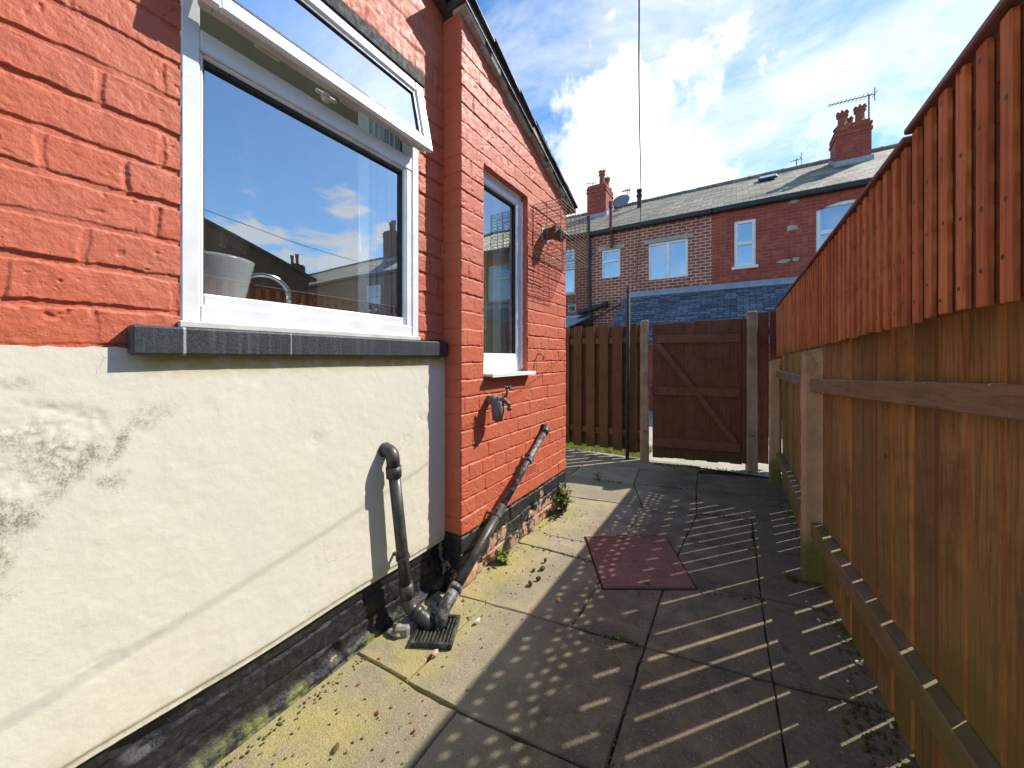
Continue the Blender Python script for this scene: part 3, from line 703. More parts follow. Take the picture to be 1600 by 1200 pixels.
# --- small window
xs = XE-.045
w2 = MB(); ring(w2, xs-.07, xs, W2[0]+.001, W2[1]-.001, 1.068, W2[3]-.002, .058, .062, .085); w2 = w2.build('window', UPVC, house); w2['label'] = 'tall narrow window by the cage'
mb = MB(); ring(mb, xs-.04, xs-.002, W2[0]+.056, W2[1]-.056, 1.15, W2[3]-.060, .010, .010, .030, .004); mb.build('glazing_bead', UPVC, w2)
mb = MB(); ring(mb, xs-.034, xs-.010, W2[0]+.065, W2[1]-.065, 1.178, W2[3]-.069, .006, .012, .004, 0); mb.build('gasket', GASKET, w2)
mb = MB(); mb.add([(xs-.024, W2[0]+.062, 1.17), (xs-.024, W2[1]-.062, 1.17), (xs-.024, W2[1]-.062, W2[3]-.066), (xs-.024, W2[0]+.062, W2[3]-.066)], [(0, 1, 2, 3)]); mb.build('pane', GLASS_N, w2)
mb = MB(); mb.box(xs-.06, -1.111, 1.592, 2.088, 1.050, 1.067, .004); mb.box(-1.118, -1.110, 1.592, 2.088, 1.046, 1.052, .002); mb.build('sill', UPVC, w2)
mb = MB(); r3 = random.Random(8); pts = []
z = 1.08
while z < 2.19: pts.append((xs+.002, W2[1]-.002+r3.uniform(-.004, .003), z)); z += .02
mb.tube(pts, [r3.uniform(.006, .010) for _ in pts], 7)
pts = [(xs+.002, y_, W2[3]-.003+r3.uniform(-.003, .003)) for y_ in np.arange(W2[0]+.01, W2[1], .02)]
mb.tube(pts, [r3.uniform(.006, .010) for _ in pts], 7); mb.build('sealant', UPVC, w2, True)
# air brick
mb = MB(); y0, y1, z0, z1 = 2.035, 2.175, .372, .445
mb.box(XE-.02, XE+.004, y0, y1, z0, z0+.010, .002); mb.box(XE-.02, XE+.004, y0, y1, z1-.010, z1, .002)
for k in range(11): a = y0+k*(y1-y0-.008)/10; mb.box(XE-.02, XE+.0035, a, a+.008, z0+.009, z1-.009, .001)
for k in range(1, 4): a = z0+.006+k*.0155; mb.box(XE-.02, XE+.003, y0+.004, y1-.004, a-.003, a+.003, .001)
mb.build('air_brick', PAINT, house)
# flue terminal
mb = MB(); mb.tube([(XE-.05, 2.31, 2.03), (XE+.10, 2.31, 2.03)], .042, 18); mb.tube([(XE+.075, 2.31, 2.03), (XE+.105, 2.31, 2.03)], .052, 18); mb.tube([(XE+.10, 2.31, 2.03), (XE+.14, 2.33, 1.985)], [.045, .038], 16)
fl = mb.build('flue_terminal', simple('rusted flue metal', (.07, .045, .03), (.16, .10, .06), .6, 40, 120, .002, .3), house)
mb = MB(); mb.tube([(XE-.01, 2.31, 2.03), (XE+.006, 2.31, 2.03)], [.07, .062], 14); mb.build('flue_mortar', MORTAR, house)
# rusty hook
mb = MB(); mb.tube([(XE-.02, 2.20, 1.18), (XE+.03, 2.20, 1.18), (XE+.045, 2.20, 1.165), (XE+.04, 2.20, 1.14)], .005, 8); mb.build('wall_hook', WIRE, house)

# ------------------------------------------------------------------ kitchen things seen through the glass
mb = MB(); mb.box(-1.75, xf-.075, .2, CY, 1.285, 1.315, .004); mb.build('inner_sill', UPVC, house)
mb = MB(); mb.lathe([(.0, 0), (.075, 0), (.082, .01), (.112, .155), (.115, .165), (.108, .165), (.078, .02), (0, .016)], (-1.49, .50, 1.316), 32)
tag(recenter(mb.build('plant_pot', CERAM, None, True)), 'white tapered pot standing inside the kitchen window', 'pot')
tp = thing('kitchen_tap', (-1.56, .70, 1.316), 'curved chrome kitchen tap behind the kitchen window beside the white pot', 'tap')
mb = MB(); mb.lathe([(0, 0), (.028, 0), (.028, .012), (.016, .02), (.016, .05), (0, .05)], (-1.56, .78, 1.316), 16); mb.build('base', CHROME, tp, True)
pts = [(-1.56, .78, 1.36)]+[(-1.56, .69+.09*math.cos(a), 1.40+.075*math.sin(a)) for a in np.linspace(0, math.pi, 14)]+[(-1.56, .60, 1.365)]
mb = MB(); mb.tube(pts, .011, 12); mb.build('spout', CHROME, tp, True)
mb = MB(); mb.tube([(-1.56, .78, 1.35), (-1.52, .81, 1.375)], .006, 8); mb.build('lever', CHROME, tp, True)
def blind(ya, yb, x, z0, z1, n, label, hw=.035):
    t = thing('vertical_blind', (x, (ya+yb)/2, z0), label, 'blind', 'vertical blinds in the house windows')
    mb = MB(); rb = random.Random(int(x*100)+n)
    for k in range(n):
        yy = ya+(yb-ya)*(k+.5)/n+rb.uniform(-.002, .002); an = rb.uniform(-.25, .25)
        c, s_ = math.cos(an)*hw, math.sin(an)*hw
        mb.prism([(x-c, yy-s_, z0), (x+c, yy+s_, z0), (x+c, yy+s_+.0014, z0), (x-c, yy-s_+.0014, z0)], (0, 0, z1-z0))
    mb.build('slats', BLIND, t)
    mb = MB(); mb.box(x-.03, x+.03, ya-.25, yb+.02, z1, z1+.035, .003); mb.build('head_rail', UPVC, t)
    mb = MB(); mb.tube([(x+.03, ya-.04, z1), (x+.032, ya-.04, z0+.35)], .0022, 6); mb.tube([(x+.032, ya-.04, z0+.35), (x+.032, ya-.04, z0+.28)], [.005, .008], 8); mb.build('pull_cord', UPVC, t)
blind(1.02, 1.21, -1.42, 1.33, 2.36, 15, 'vertical blind drawn aside in the wide kitchen window')
blind(1.945, 2.12, -1.33, 1.19, 2.30, 13, 'vertical blind bunched inside the tall narrow window')

# ------------------------------------------------------------------ wire cage round the flue
cg = thing('flue_cage', (-1.06, 2.37, 1.83), 'rusty wire guard cage round the flue on the orange brick wall', 'wire cage')
X0, X1, Y0, Y1, Z0, Z1 = XE+.004, -.955, 2.13, 2.62, 1.835, 2.175
mb = MB()
def wire(p, q, r=.0017): mb.tube([p, q], r, 5)
nz = 15
for k in range(nz+1):
    z = Z0+(Z1-Z0)*k/nz; r = .0022 if k in (0, nz) else .0017
    wire((X1, Y0, z), (X1, Y1, z), r); wire((X0, Y0, z), (X1, Y0, z), r); wire((X0, Y1, z), (X1, Y1, z), r)
mb.build('horizontal_wires', WIRE, cg)
mb = MB()
for k in range(7):
    y = Y0+(Y1-Y0)*k/6; r = .0025 if k in (0, 6) else .0019
    wire((X1, y, Z0), (X1, y, Z1), r); wire((X0, y, Z1), (X1, y, Z1)); wire((X0, y, Z0), (X1, y, Z0))
for k in range(1, 9):
    x = X0+(X1-X0)*k/9; wire((x, Y0, Z1), (x, Y1, Z1)); wire((x, Y0, Z0), (x, Y1, Z0))
for k in (0, 1.5, 3): wire((X0+(X1-X0)*k/3, Y0, Z0), (X0+(X1-X0)*k/3, Y0, Z1), .002); wire((X0+(X1-X0)*k/3, Y1, Z0), (X0+(X1-X0)*k/3, Y1, Z1), .002)
mb.build('upright_wires', WIRE, cg)
mb = MB(); ring(mb, X0-.002, X0+.002, Y0, Y1, Z0, Z1, .004, bev=0); mb.build('wall_frame', WIRE, cg)

# ------------------------------------------------------------------ outside tap
tp = thing('outside_tap', (XE, 1.66, .86), 'old outside tap wrapped in grey tape under the narrow window', 'tap')
mb = MB(); mb.tube([(XE-.01, 1.615, .925), (XE+.045, 1.615, .925), (XE+.062, 1.617, .905), (XE+.064, 1.618, .86), (XE+.060, 1.618, .815)], [.022, .030, .036, .034, .027], 14); mb.build('lagging', LAGGING, tp, True)
mb = MB(); mb.tube([(XE+.05, 1.62, .92), (XE+.105, 1.64, .925)], [.014, .016], 10); mb.tube([(XE+.09, 1.635, .925), (XE+.112, 1.65, .905), (XE+.118, 1.655, .875)], [.013, .011, .010], 10); mb.tube([(XE+.112, 1.652, .885), (XE+.120, 1.656, .868)], .014, 10); mb.build('tap_body', BRASS, tp, True)
mb = MB(); mb.tube([(XE+.095, 1.638, .93), (XE+.112, 1.645, .985)], [.010, .006], 8); mb.tube([(XE+.105, 1.622, 1.0), (XE+.119, 1.668, .985)], .006, 8); mb.tube([(XE+.094, 1.648, .985), (XE+.13, 1.642, 1.0)], .005, 8); mb.build('handle', BRASS, tp, True)

# ------------------------------------------------------------------ waste pipes and gully
def coupling(mb, p, q, r, n=14): mb.tube([p, q], r, n)
wp = thing('waste_pipe', (-1.2, 1.06, 0), 'upright black waste pipe elbowed out of the cream render', 'pipe', 'black waste pipes draining into the gully')
mb = MB(); R_ = .0245
arc = [(XM-.01, 1.012, .765), (XM+.022, 1.014, .765)]+[(XM+.022+.036*math.sin(a), 1.016, .765-.036*(1-math.cos(a))) for a in np.linspace(.2, math.pi/2, 6)]+[(-1.2145, 1.020, .69)]
mb.tube(arc, R_+.003, 16); mb.tube([(-1.2145, 1.019, .70), (-1.2140, 1.022, .655)], R_+.007, 16)
mb.tube([(XM, 1.012, .765), (XM+.016, 1.013, .765)], R_+.007, 16); mb.build('top_elbow', PLASTIC, wp, True)
mb = MB(); mb.tube([(-1.2142, 1.021, .68), (-1.205, 1.082, .13)], R_, 16); mb.build('upright', PLASTIC, wp, True)
mb = MB(); mb.tube([(-1.206, 1.076, .185), (-1.205, 1.083, .125)], R_+.006, 16)
el = [(-1.205, 1.083, .14), (-1.2045, 1.086, .105), (-1.196, 1.092, .078), (-1.175, 1.100, .062), (-1.13, 1.112, .042), (-1.095, 1.120, .012)]
mb.tube(el, [R_+.003]*4+[R_+.004, R_+.002], 16); mb.tube([(-1.178, 1.099, .0635), (-1.15, 1.107, .051)], R_+.008, 16); mb.build('bottom_bend', PLASTIC, wp, True)
mb = MB(); mb.tube([(-1.208, 1.062, .312), (-1.2078, 1.0635, .298)], R_+.005, 16); mb.box(XM, -1.205, 1.056, 1.069, .298, .311, .002); mb.build('clip', PLASTIC, wp)
wp = thing('waste_pipe', (-1.1, 1.7, 0), 'long sloping grey black waste pipe across the orange wall', 'pipe', 'black waste pipes draining into the gully')
A = Vector((XE+.042, 2.245, .658)); B = Vector((-1.068, 1.165, .075)); r = .0185
P = lambda t: tuple(A.lerp(B, t))
mb = MB(); mb.tube([P(.0), P(.55)], r, 14); mb.build('upper_length', PIPE_G, wp, True)
mb = MB(); mb.tube([P(.545), P(.95)], r+.005, 14); mb.build('lower_length', PLASTIC, wp, True)
mb = MB(); mb.tube([(XE-.01, 2.262, .672), (XE+.03, 2.262, .671), (A.x, 2.250, .664), P(.012)], [.020, .022, .023, .022], 14); mb.tube([P(-.004), P(.03)], r+.007, 14); mb.build('wall_elbow', PLASTIC, wp, True)
for t in (.235, .585):
    mb = MB(); mb.tube([P(t), P(t+.022)], r+.008, 14); c = P(t+.01); mb.box(XE-.01, c[0]-.01, c[1]-.008, c[1]+.008, c[2]-.006, c[2]+.010, .002); mb.tube([(c[0], c[1], c[2]+r), (c[0]+.002, c[1]-.004, c[2]+r+.022)], .007, 8); mb.build('clip', PIPE_G, wp)
mb = MB(); mb.tube([P(.93), P(1.0), (-1.066, 1.145, .045), (-1.064, 1.138, .012)], [r+.010, r+.010, r+.008, r+.006], 14); mb.tube([P(.915), P(.935)], r+.013, 14); mb.build('foot_bend', PIPE_G, wp, True)
dg = thing('drain_grate', (-1.07, 1.11, 0), 'square iron gully grate below the two waste pipes', 'drain')
rot = Matrix.Rotation(R(28), 3, 'Z'); c0 = Vector((-1.068, 1.118, .008))
mb = MB(); hw = .078
for s_ in (-1, 1):
    mb.bbox(c0+rot@Vector((s_*hw, 0, .004)), (.014, 2*hw+.014, .022), rot, .002); mb.bbox(c0+rot@Vector((0, s_*hw, .004)), (2*hw-.014, .014, .022), rot, .002)
mb.build('frame', IRON, dg)
mb = MB()
for k in range(-4, 5): mb.bbox(c0+rot@Vector((k*.0155, 0, .003)), (.007, 2*hw-.012, .014), rot, .001)
mb.build('bars', IRON, dg)
mb = MB(); mb.bbox(c0+rot@Vector((0, 0, -.010)), (2*hw-.016, 2*hw-.016, .006), rot, 0); mb.build('pit', GASKET, dg)
# broken cement haunching round the gully
mb = MB(); r4 = random.Random(4)
for k in range(14):
    a = r4.uniform(0, 1); p = Vector((-1.215+.03*r4.random(), .98+.30*a, .012))
    mb.bbox(p, (r4.uniform(.03, .07), r4.uniform(.03, .07), r4.uniform(.02, .06)), Matrix.Rotation(r4.uniform(0, 3), 3, 'Z') @ Matrix.Rotation(r4.uniform(-.3, .3), 3, 'X'), .008)
mb.build('cement_haunching', simple('dirty cement', (.20, .18, .14), (.32, .28, .22), .9, 20, 70, .006), house)

# ------------------------------------------------------------------ inspection cover
q = [Vector(p) for p in ((-.563, 1.769), (-.173, 2.011), (-.387, 2.491), (-.823, 2.22))]; c2 = sum(q, Vector((0, 0)))/4
mc = thing('manhole_cover', (c2.x, c2.y, 0), 'rust red iron inspection cover set askew in the paving', 'manhole cover')
def quad(mb, pts, z0, z1, bev=.004):
    b = len(mb.v); n = 4
    i_ = [p+(c2-p).normalized()*bev for p in pts]
    for ringp, z in ((pts, z0), (pts, z1-bev*.6), (i_, z1)): mb.v += [(p.x, p.y, z) for p in ringp]
    for a in range(2): mb.f += [(b+a*4+k, b+a*4+(k+1) % 4, b+(a+1)*4+(k+1) % 4, b+(a+1)*4+k) for k in range(4)]
    mb.f.append((b+8, b+9, b+10, b+11))
grow = lambda d: [p+(p-c2).normalized()*d for p in q]
mb = MB(); quad(mb, grow(.012), -.03, .0045, .001); mb.build('frame', simple('black gap ring', (.012, .01, .008), (.03, .025, .018), .95), mc)  # dark ring in place of a cut gap round the lid
mb = MB(); quad(mb, grow(0), -.02, .0085, .003)
e1 = (q[1]-q[0]); e2 = (q[3]-q[0])
for i in range(9):
    for j in range(10):
        p = q[0]+e1*(.10+.80*i/8)*(1-.0)+e2*(.08+.84*j/9); 
        a = R(30)+(math.pi/2 if (i+j) % 2 else 0); rm = Matrix.Rotation(a, 3, 'Z')
        mb.bbox((p.x, p.y, .0090), (.022, .005, .0034), rm, .0009)
for i in range(4):
    a, b = (p+(c2-p).normalized()*.012 for p in (q[i], q[(i+1) % 4])); m_ = (a+b)/2; d_ = b-a
    mb.bbox((m_.x, m_.y, .0095), (d_.length-.016, .010, .005), Matrix.Rotation(math.atan2(d_.y, d_.x), 3, 'Z'), .0015)
lid = mb.build('lid', RUST, mc)
for t in ((.5, .06), (.5, .94)):
    p = q[0]+e1*t[0]+e2*t[1]; mb = MB(); mb.bbox((p.x, p.y, .0088), (.03, .014, .0015), Matrix.Rotation(R(30), 3, 'Z'), 0); mb.build('lifting_slot', GASKET, lid)

# ------------------------------------------------------------------ right-hand fence
fx = lambda y: .345+.075*(2.10-y) if y < 2.45 else .3188-.008*(y-2.45)                      # front of the rails
lf = thing('low_timber_fence', (.40, 2.0, 0), 'low brown board fence between concrete posts along the right of the path', 'fence')
rf = random.Random(12)
def board(mb, x0, x1, ya, yb, z0, z1, sl=None, bev=.002):
    sl = .075 if ya < 2.42 else .008
    c = ((x0+x1)/2, (ya+yb)/2, (z0+z1)/2); mb.bbox(c, (x1-x0, yb-ya, z1-z0), Matrix.Rotation(math.atan(sl), 3, 'Z'), bev)
def bay(y0, y1, topz):
    mb = MB(); y = y0
    while y < y1-.03:
        w = rf.uniform(.096, .110); gap = rf.choice([.0245, .0260, .0275, .0255, .0230, .0285, .0240, .017]) if y > 1.9 else rf.choice([.0215, .0225, .0235, .018]) if y > 1.2 else rf.choice([.015, .0175, .016]); ye_ = min(y+w, y1)
        xb = fx((y+ye_)/2)+.046+rf.uniform(-.001, .004 if y > 1.9 else .0)
        board(mb, xb, xb+.0155, y, ye_, -.05, 1.36+rf.uniform(-.006, .006)); y = ye_+gap
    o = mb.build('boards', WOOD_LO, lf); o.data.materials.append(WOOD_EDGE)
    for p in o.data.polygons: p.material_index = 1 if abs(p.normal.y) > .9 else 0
    return o
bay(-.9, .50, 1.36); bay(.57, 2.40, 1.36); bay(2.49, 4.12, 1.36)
def rail(ya, yb, za, zb, hgt, name='rail'):
    mb = MB(); n = 6; pts = []
    vs = []; d = .044
    for k in range(n+1):
        y = ya+(yb-ya)*k/n; z = za+(zb-za)*k/n; x = fx(y)
        vs += [(x, y, z-hgt+.004), (x, y, z-.004), (x+.004, y, z), (x+d, y, z+.001), (x+d, y, z-hgt), (x+.004, y, z-hgt)]
    fs = []
    for k in range(n):
        for i in range(6): fs.append((k*6+i, k*6+(i+1) % 6, (k+1)*6+(i+1) % 6, (k+1)*6+i))
    fs += [tuple(range(6)), tuple(n*6+i for i in reversed(range(6)))]
    mb.add(vs, fs); return mb.build(name, WOOD_RAIL, lf)
rail(-.8, 2.395, 1.053+.045*(2.11+.8), 1.043, .066); rail(-.8, 2.395, .315, .309, .078)
rail(2.48, 4.10, 1.046, 1.040, .064); rail(2.48, 4.10, .30, .29, .075)
def post(parent, x, y, h, w=.098, d=.10, slope=.02, name='post', mat=None, rz=0.0, bolts=()):
    mb = MB(); n = 26; rp = random.Random(int(abs(x*1000)+abs(y*777))); vs = []; per = 12
    M_ = Matrix.Rotation(rz, 3, 'Z')
    sec = []
    ch = .012
    base = [(-w/2+ch, -d/2), (0, -d/2), (w/2-ch, -d/2), (w/2, -d/2+ch), (w/2, 0), (w/2, d/2-ch), (w/2-ch, d/2), (0, d/2), (-w/2+ch, d/2), (-w/2, d/2-ch), (-w/2, 0), (-w/2, -d/2+ch)]
    for k in range(n+1):
        z = -.05+(h+.05)*k/n; t = 1-.06*k/n
        for (a, b) in base:
            zz = z+(slope*(a/w) if k == n else 0); v = M_@Vector((a*t+rp.uniform(-.0018, .0018), b*t+rp.uniform(-.0018, .0018), 0)); vs.append((x+v.x, y+v.y, zz))
    top = [(x+(M_@Vector((a*.72, b*.72, 0))).x, y+(M_@Vector((a*.72, b*.72, 0))).y, h+.012+slope*(a/w)) for a, b in base]
    vs += top
    fs = [(k*per+i, k*per+(i+1) % per, (k+1)*per+(i+1) % per, (k+1)*per+i) for k in range(n+1) for i in range(per)]
    fs.append(tuple((n+1)*per+i for i in range(per)))
    mb.add(vs, fs); return mb.build(name, mat or POST, parent)
post(lf, .341, 2.442, 1.185); post(lf, .30, 4.125, 1.125, .088, .09); post(lf, .505, .50, 1.20)

uf = thing('raised_batten_fence', (.36, 2.3, 1.2), 'tall orange brown close batten fence raised above the low boards on the right', 'fence')
XF = .345; ru = random.Random(21)
ubot = lambda y: 1.172+(4.64-y)*.0172
utop = lambda y: 1.662+(.012 if y < 1.22 else 0)
mb = MB(); ys_ = []; y = -.85
while y < 4.62:
    w = ru.uniform(.026, .031); pit = ru.uniform(.063, .068); ys_.append((y, w, pit))
    mb.bbox((XF+.0055, y+w/2, (ubot(y)+utop(y))/2+ru.uniform(-.004, .004)), (.011, w, utop(y)-ubot(y)), Matrix.Rotation(ru.uniform(-.02, .02), 3, 'X') if False else None, .002); y += pit
nf = len(mb.f)
for (y, w, pit) in ys_:
    for k in range(4):
        zc = ubot(y)+.05+k*.125+ru.uniform(-.025, .025); yc = y+w*ru.uniform(.3, .7); c_ = (XF-.0006, yc, zc)
        mb.add([(c_[0], yc+.0042*math.cos(a*math.pi/4), zc+.0042*math.sin(a*math.pi/4)) for a in range(8)], [tuple(range(8))])
fb = mb.build('front_battens', WOOD_UP, uf, recalc=False); fb.data.materials.append(simple('dark nail heads', (.05, .02, .012), (.09, .035, .02), .6))
fb.data.polygons.foreach_set('material_index', [0 if i < nf else 1 for i in range(len(fb.data.polygons))])
# back layer: short boards closing each recess, with open slots that let spots of sun through
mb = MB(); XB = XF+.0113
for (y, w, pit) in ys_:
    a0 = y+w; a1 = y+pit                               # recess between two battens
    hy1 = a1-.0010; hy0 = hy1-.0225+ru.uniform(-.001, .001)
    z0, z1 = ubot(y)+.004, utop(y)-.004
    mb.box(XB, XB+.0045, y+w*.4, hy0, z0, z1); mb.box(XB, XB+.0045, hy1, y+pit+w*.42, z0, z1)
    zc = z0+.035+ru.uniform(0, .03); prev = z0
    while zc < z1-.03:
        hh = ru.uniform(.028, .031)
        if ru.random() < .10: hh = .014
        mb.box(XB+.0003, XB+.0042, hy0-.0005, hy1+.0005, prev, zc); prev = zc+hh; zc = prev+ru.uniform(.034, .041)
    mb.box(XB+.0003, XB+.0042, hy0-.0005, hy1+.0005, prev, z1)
mb.build('back_boards', mat_wood('back boards with painted recess shade', (.20, .062, .026), (.15, .045, .02), (.08, .024, .012)), uf)  # darker wood puts the shade of the recesses into the colour
mb = MB()
for a, b in ((-.9, 1.215), (1.222, 4.63)):
    zt = utop((a+b)/2); mb.box(XF-.010, XF+.034, a, b, zt+.001, zt+.016, .003)
cap = mb.build('capping', simple('purple brown capping', (.13, .045, .04), (.17, .06, .05), .6), uf)
mb = MB(); mb.box(XF+.026, XF+.062, -.9, 4.62, 1.55, 1.60, .003); mb.box(XF+.026, XF+.062, -.9, 4.62, 1.245, 1.29, .003); mb.build('back_rail', WOOD_UP, uf)
mb = MB(); mb.box(XF, XF+.03, 4.62, 4.66, ubot(4.6), 1.66, .003); mb.build('end_board', WOOD_UP, uf)

# ------------------------------------------------------------------ back boundary: slatted fence, gate, posts
bf = thing('slatted_fence', (-1.6, 4.28, 0), 'brown hit and miss slatted fence left of the gate', 'fence')
rb = random.Random(31)
mb = MB(); x = -2.9
while x < -1.0:
    w = .108; mb.bbox((x+w/2, 4.262, (.075+1.545)/2+rb.uniform(-.006, .006)), (w, .016, 1.47+rb.uniform(-.01, .01)), None, .003); x += .166
mb.build('front_boards', WOOD_GATE, bf)
mb = MB(); x = -2.9+.083
while x < -1.0:
    w = .108; mb.bbox((x+w/2, 4.330, (.075+1.535)/2), (w, .016, 1.45), None, .003); x += .166
mb.box(-1.0, -.90, 4.338, 4.354, .06, 1.54, .003); mb.build('back_boards', WOOD_GATE, bf)
for z in (1.36, .28):
    mb = MB(); mb.box(-3.0, -.93, 4.272, 4.320, z-.035, z+.035, .004); mb.build('rail', WOOD_GRAIL, bf)
gd = Vector((.974, .224)); gn = Vector((-.224, .974)); g0 = Vector((-.879, 4.235))
GR = Matrix.Rotation(math.atan2(.224, .974), 3, 'Z')
gp = lambda s_, o_=0: g0+gd*s_+gn*o_
pl = thing('gate_post', (*gp(0), 0), 'concrete post left of the gate with a bolt head near its foot', 'post', 'concrete posts either side of the gate')
c = gp(.0); post(pl, c.x, c.y, 1.565, .092, .092, .0, 'shaft', POST_G, math.atan2(.224, .974))
pr = thing('gate_post', (*gp(1.035), 0), 'taller concrete post right of the gate with a mossy foot', 'post', 'concrete posts either side of the gate')
c = gp(1.035); post(pr, c.x, c.y, 1.625, .095, .095, .0, 'shaft', POST_G, math.atan2(.224, .974))
for par, s_, zs in ((pl, 0, (.34, .98)), (pr, 1.035, (.36,))):
    for z in zs:
        c = gp(s_+.002, -.047); mb = MB(); d = -gn*.012; mb.tube([(c.x, c.y, z), (c.x+d.x, c.y+d.y, z)], .012, 10); mb.build('bolt', WIRE, par)
gt = thing('timber_gate', (*gp(.5), 0), 'dark brown ledged and braced board gate between two concrete posts', 'gate')
def gbox(mb, s0, s1, o0, o1, z0, z1, bev=.003):
    c = gp((s0+s1)/2, (o0+o1)/2); mb.bbox((c.x, c.y, (z0+z1)/2), (s1-s0, o1-o0, z1-z0), GR, bev)
mb = MB(); s_ = .085
for k in range(8):
    w = .108; gbox(mb, s_-.0006, s_+w+.0006, .0+.0007*(k % 2), .016+.0007*(k % 2), .05+rb.uniform(-.006, .006), 1.535+.004*k+rb.uniform(-.008, .006)); s_ += w+(.003 if k == 6 else 0)
mb.build('boards', WOOD_GATE, gt)
for (a, b, z0, z1) in ((.13, .93, 1.318, 1.405), (.10, .925, .748, .838), (.10, .93, .175, .270)):
    mb = MB(); gbox(mb, a, b, -.026, -.001, z0, z1); mb.build('rail', WOOD_GRAIL, gt)
pa, pb = Vector((.135, 1.318)), Vector((.885, .262)); dr = (pb-pa).normalized(); pn = Vector((-dr.y, dr.x))*.036
mb = MB(); poly = []
for s_, z in ((pa+pn), (pa-pn), (pb-pn), (pb+pn)):
    z = max(.272, min(1.316, z)); c = gp(s_, -.030); poly.append((c.x, c.y, z))
mb.prism(poly, (gn*.029).to_3d()); mb.build('brace', WOOD_GRAIL, gt)
mb = MB(); gbox(mb, .06, .17, -.034, -.027, .792, .806, .001); c = gp(.07, -.04); mb.tube([(c.x, c.y, .77), (c.x, c.y, .84)], .006, 8); mb.build('latch', IRON, gt)
mb = MB(); gbox(mb, .955, .985, -.012, .03, .06, 1.56); mb.build('hanging_stile', WOOD_GATE, gt)
rp_ = thing('infill_fence', (.33, 4.62, 0), 'dark mossy boards filling the gap right of the gate post', 'fence')
mb = MB(); x = .185
while x < 1.2:
    mb.bbox((x+.05, 4.60+(.05 if x < .29 else 0), .84), (.100, .018, 1.60), None, .003); x += .106
mb.build('boards', WOOD_GATE, rp_)
mb = MB(); mb.box(.17, 1.2, 4.665, 4.71, 1.40, 1.47, .003); mb.build('rail', WOOD_GRAIL, rp_)

# ------------------------------------------------------------------ clothes post and line
cp = thing('clothes_post', (-1.05, 4.185, 0), 'slim dark metal clothes post in front of the slatted fence', 'post')
mb = MB(); mb.tube([(-1.057, 4.185, -.03), (-1.043, 4.185, 1.945)], .021, 14); mb.build('pole', simple('dark weathered steel', (.022, .018, .016), (.055, .042, .034), .85, 25, 100, .001), cp, True)
mb = MB(); mb.tube([(-1.043, 4.185, 1.94), (-1.043, 4.185, 1.965)], [.024, .020], 14); mb.tube([(-1.035, 4.18, 1.90), (-1.005, 4.17, 1.905), (-1.0, 4.17, 1.93)], .005, 8); mb.build('top_hook', PIPE_G, cp)
pts = []
for s_ in np.linspace(-1.2, 4.03, 60):
    z = 1.87*(s_-1.941)*(s_-4.03)/((1.22-1.941)*(1.22-4.03))+1.797*(s_-1.22)*(s_-4.03)/((1.941-1.22)*(1.941-4.03))+1.935*(s_-1.22)*(s_-1.941)/((4.03-1.22)*(4.03-1.941))
    wob = .008*math.sin(s_*5)*max(0, min(1, (3.9-s_)))+ (.0012*math.sin(s_*31))
    k = max(0, (s_-1.2)/2.8); dx = -.2265-.0315*k*k
    pts.append((dx*s_+wob*.4, 1.036*s_, z))
mb = MB(); mb.tube(pts, .0017, 6); tag(recenter(mb.build('washing_line', LINE)), 'thin dark washing line hanging overhead from the clothes post', 'washing line')

# ------------------------------------------------------------------ terraced houses behind
YF = 10.7; EZ = 5.02; RY, RZ = 14.3, 7.02; SL = math.atan2(RZ-EZ, RY-YF)
roofz = lambda y: EZ+(y-YF)*(RZ-EZ)/(RY-YF)
def facade(mb, x0, x1, z0, z1, y, ops, rev=.09):
    xs_ = sorted({x0, x1, *[v for o in ops for v in o[:2]]}); zs_ = sorted({z0, z1, *[v for o in ops for v in o[2:4]]})
    for a, b in zip(xs_, xs_[1:]):
        for c, d in zip(zs_, zs_[1:]):
            if any(a >= o[0]-1e-6 and b <= o[1]+1e-6 and c >= o[2]-1e-6 and d <= o[3]+1e-6 for o in ops): continue
            mb.add([(a, y, c), (b, y, c), (b, y, d), (a, y, d)], [(0, 1, 2, 3)])
    for o in ops:
        a, b, c, d = o[:4]
        mb.add([(a, y, c), (b, y, c), (b, y, d), (a, y, d), (a, y+rev, c), (b, y+rev, c), (b, y+rev, d), (a, y+rev, d)], [(0, 1, 5, 4), (1, 2, 6, 5), (2, 3, 7, 6), (3, 0, 4, 7)])
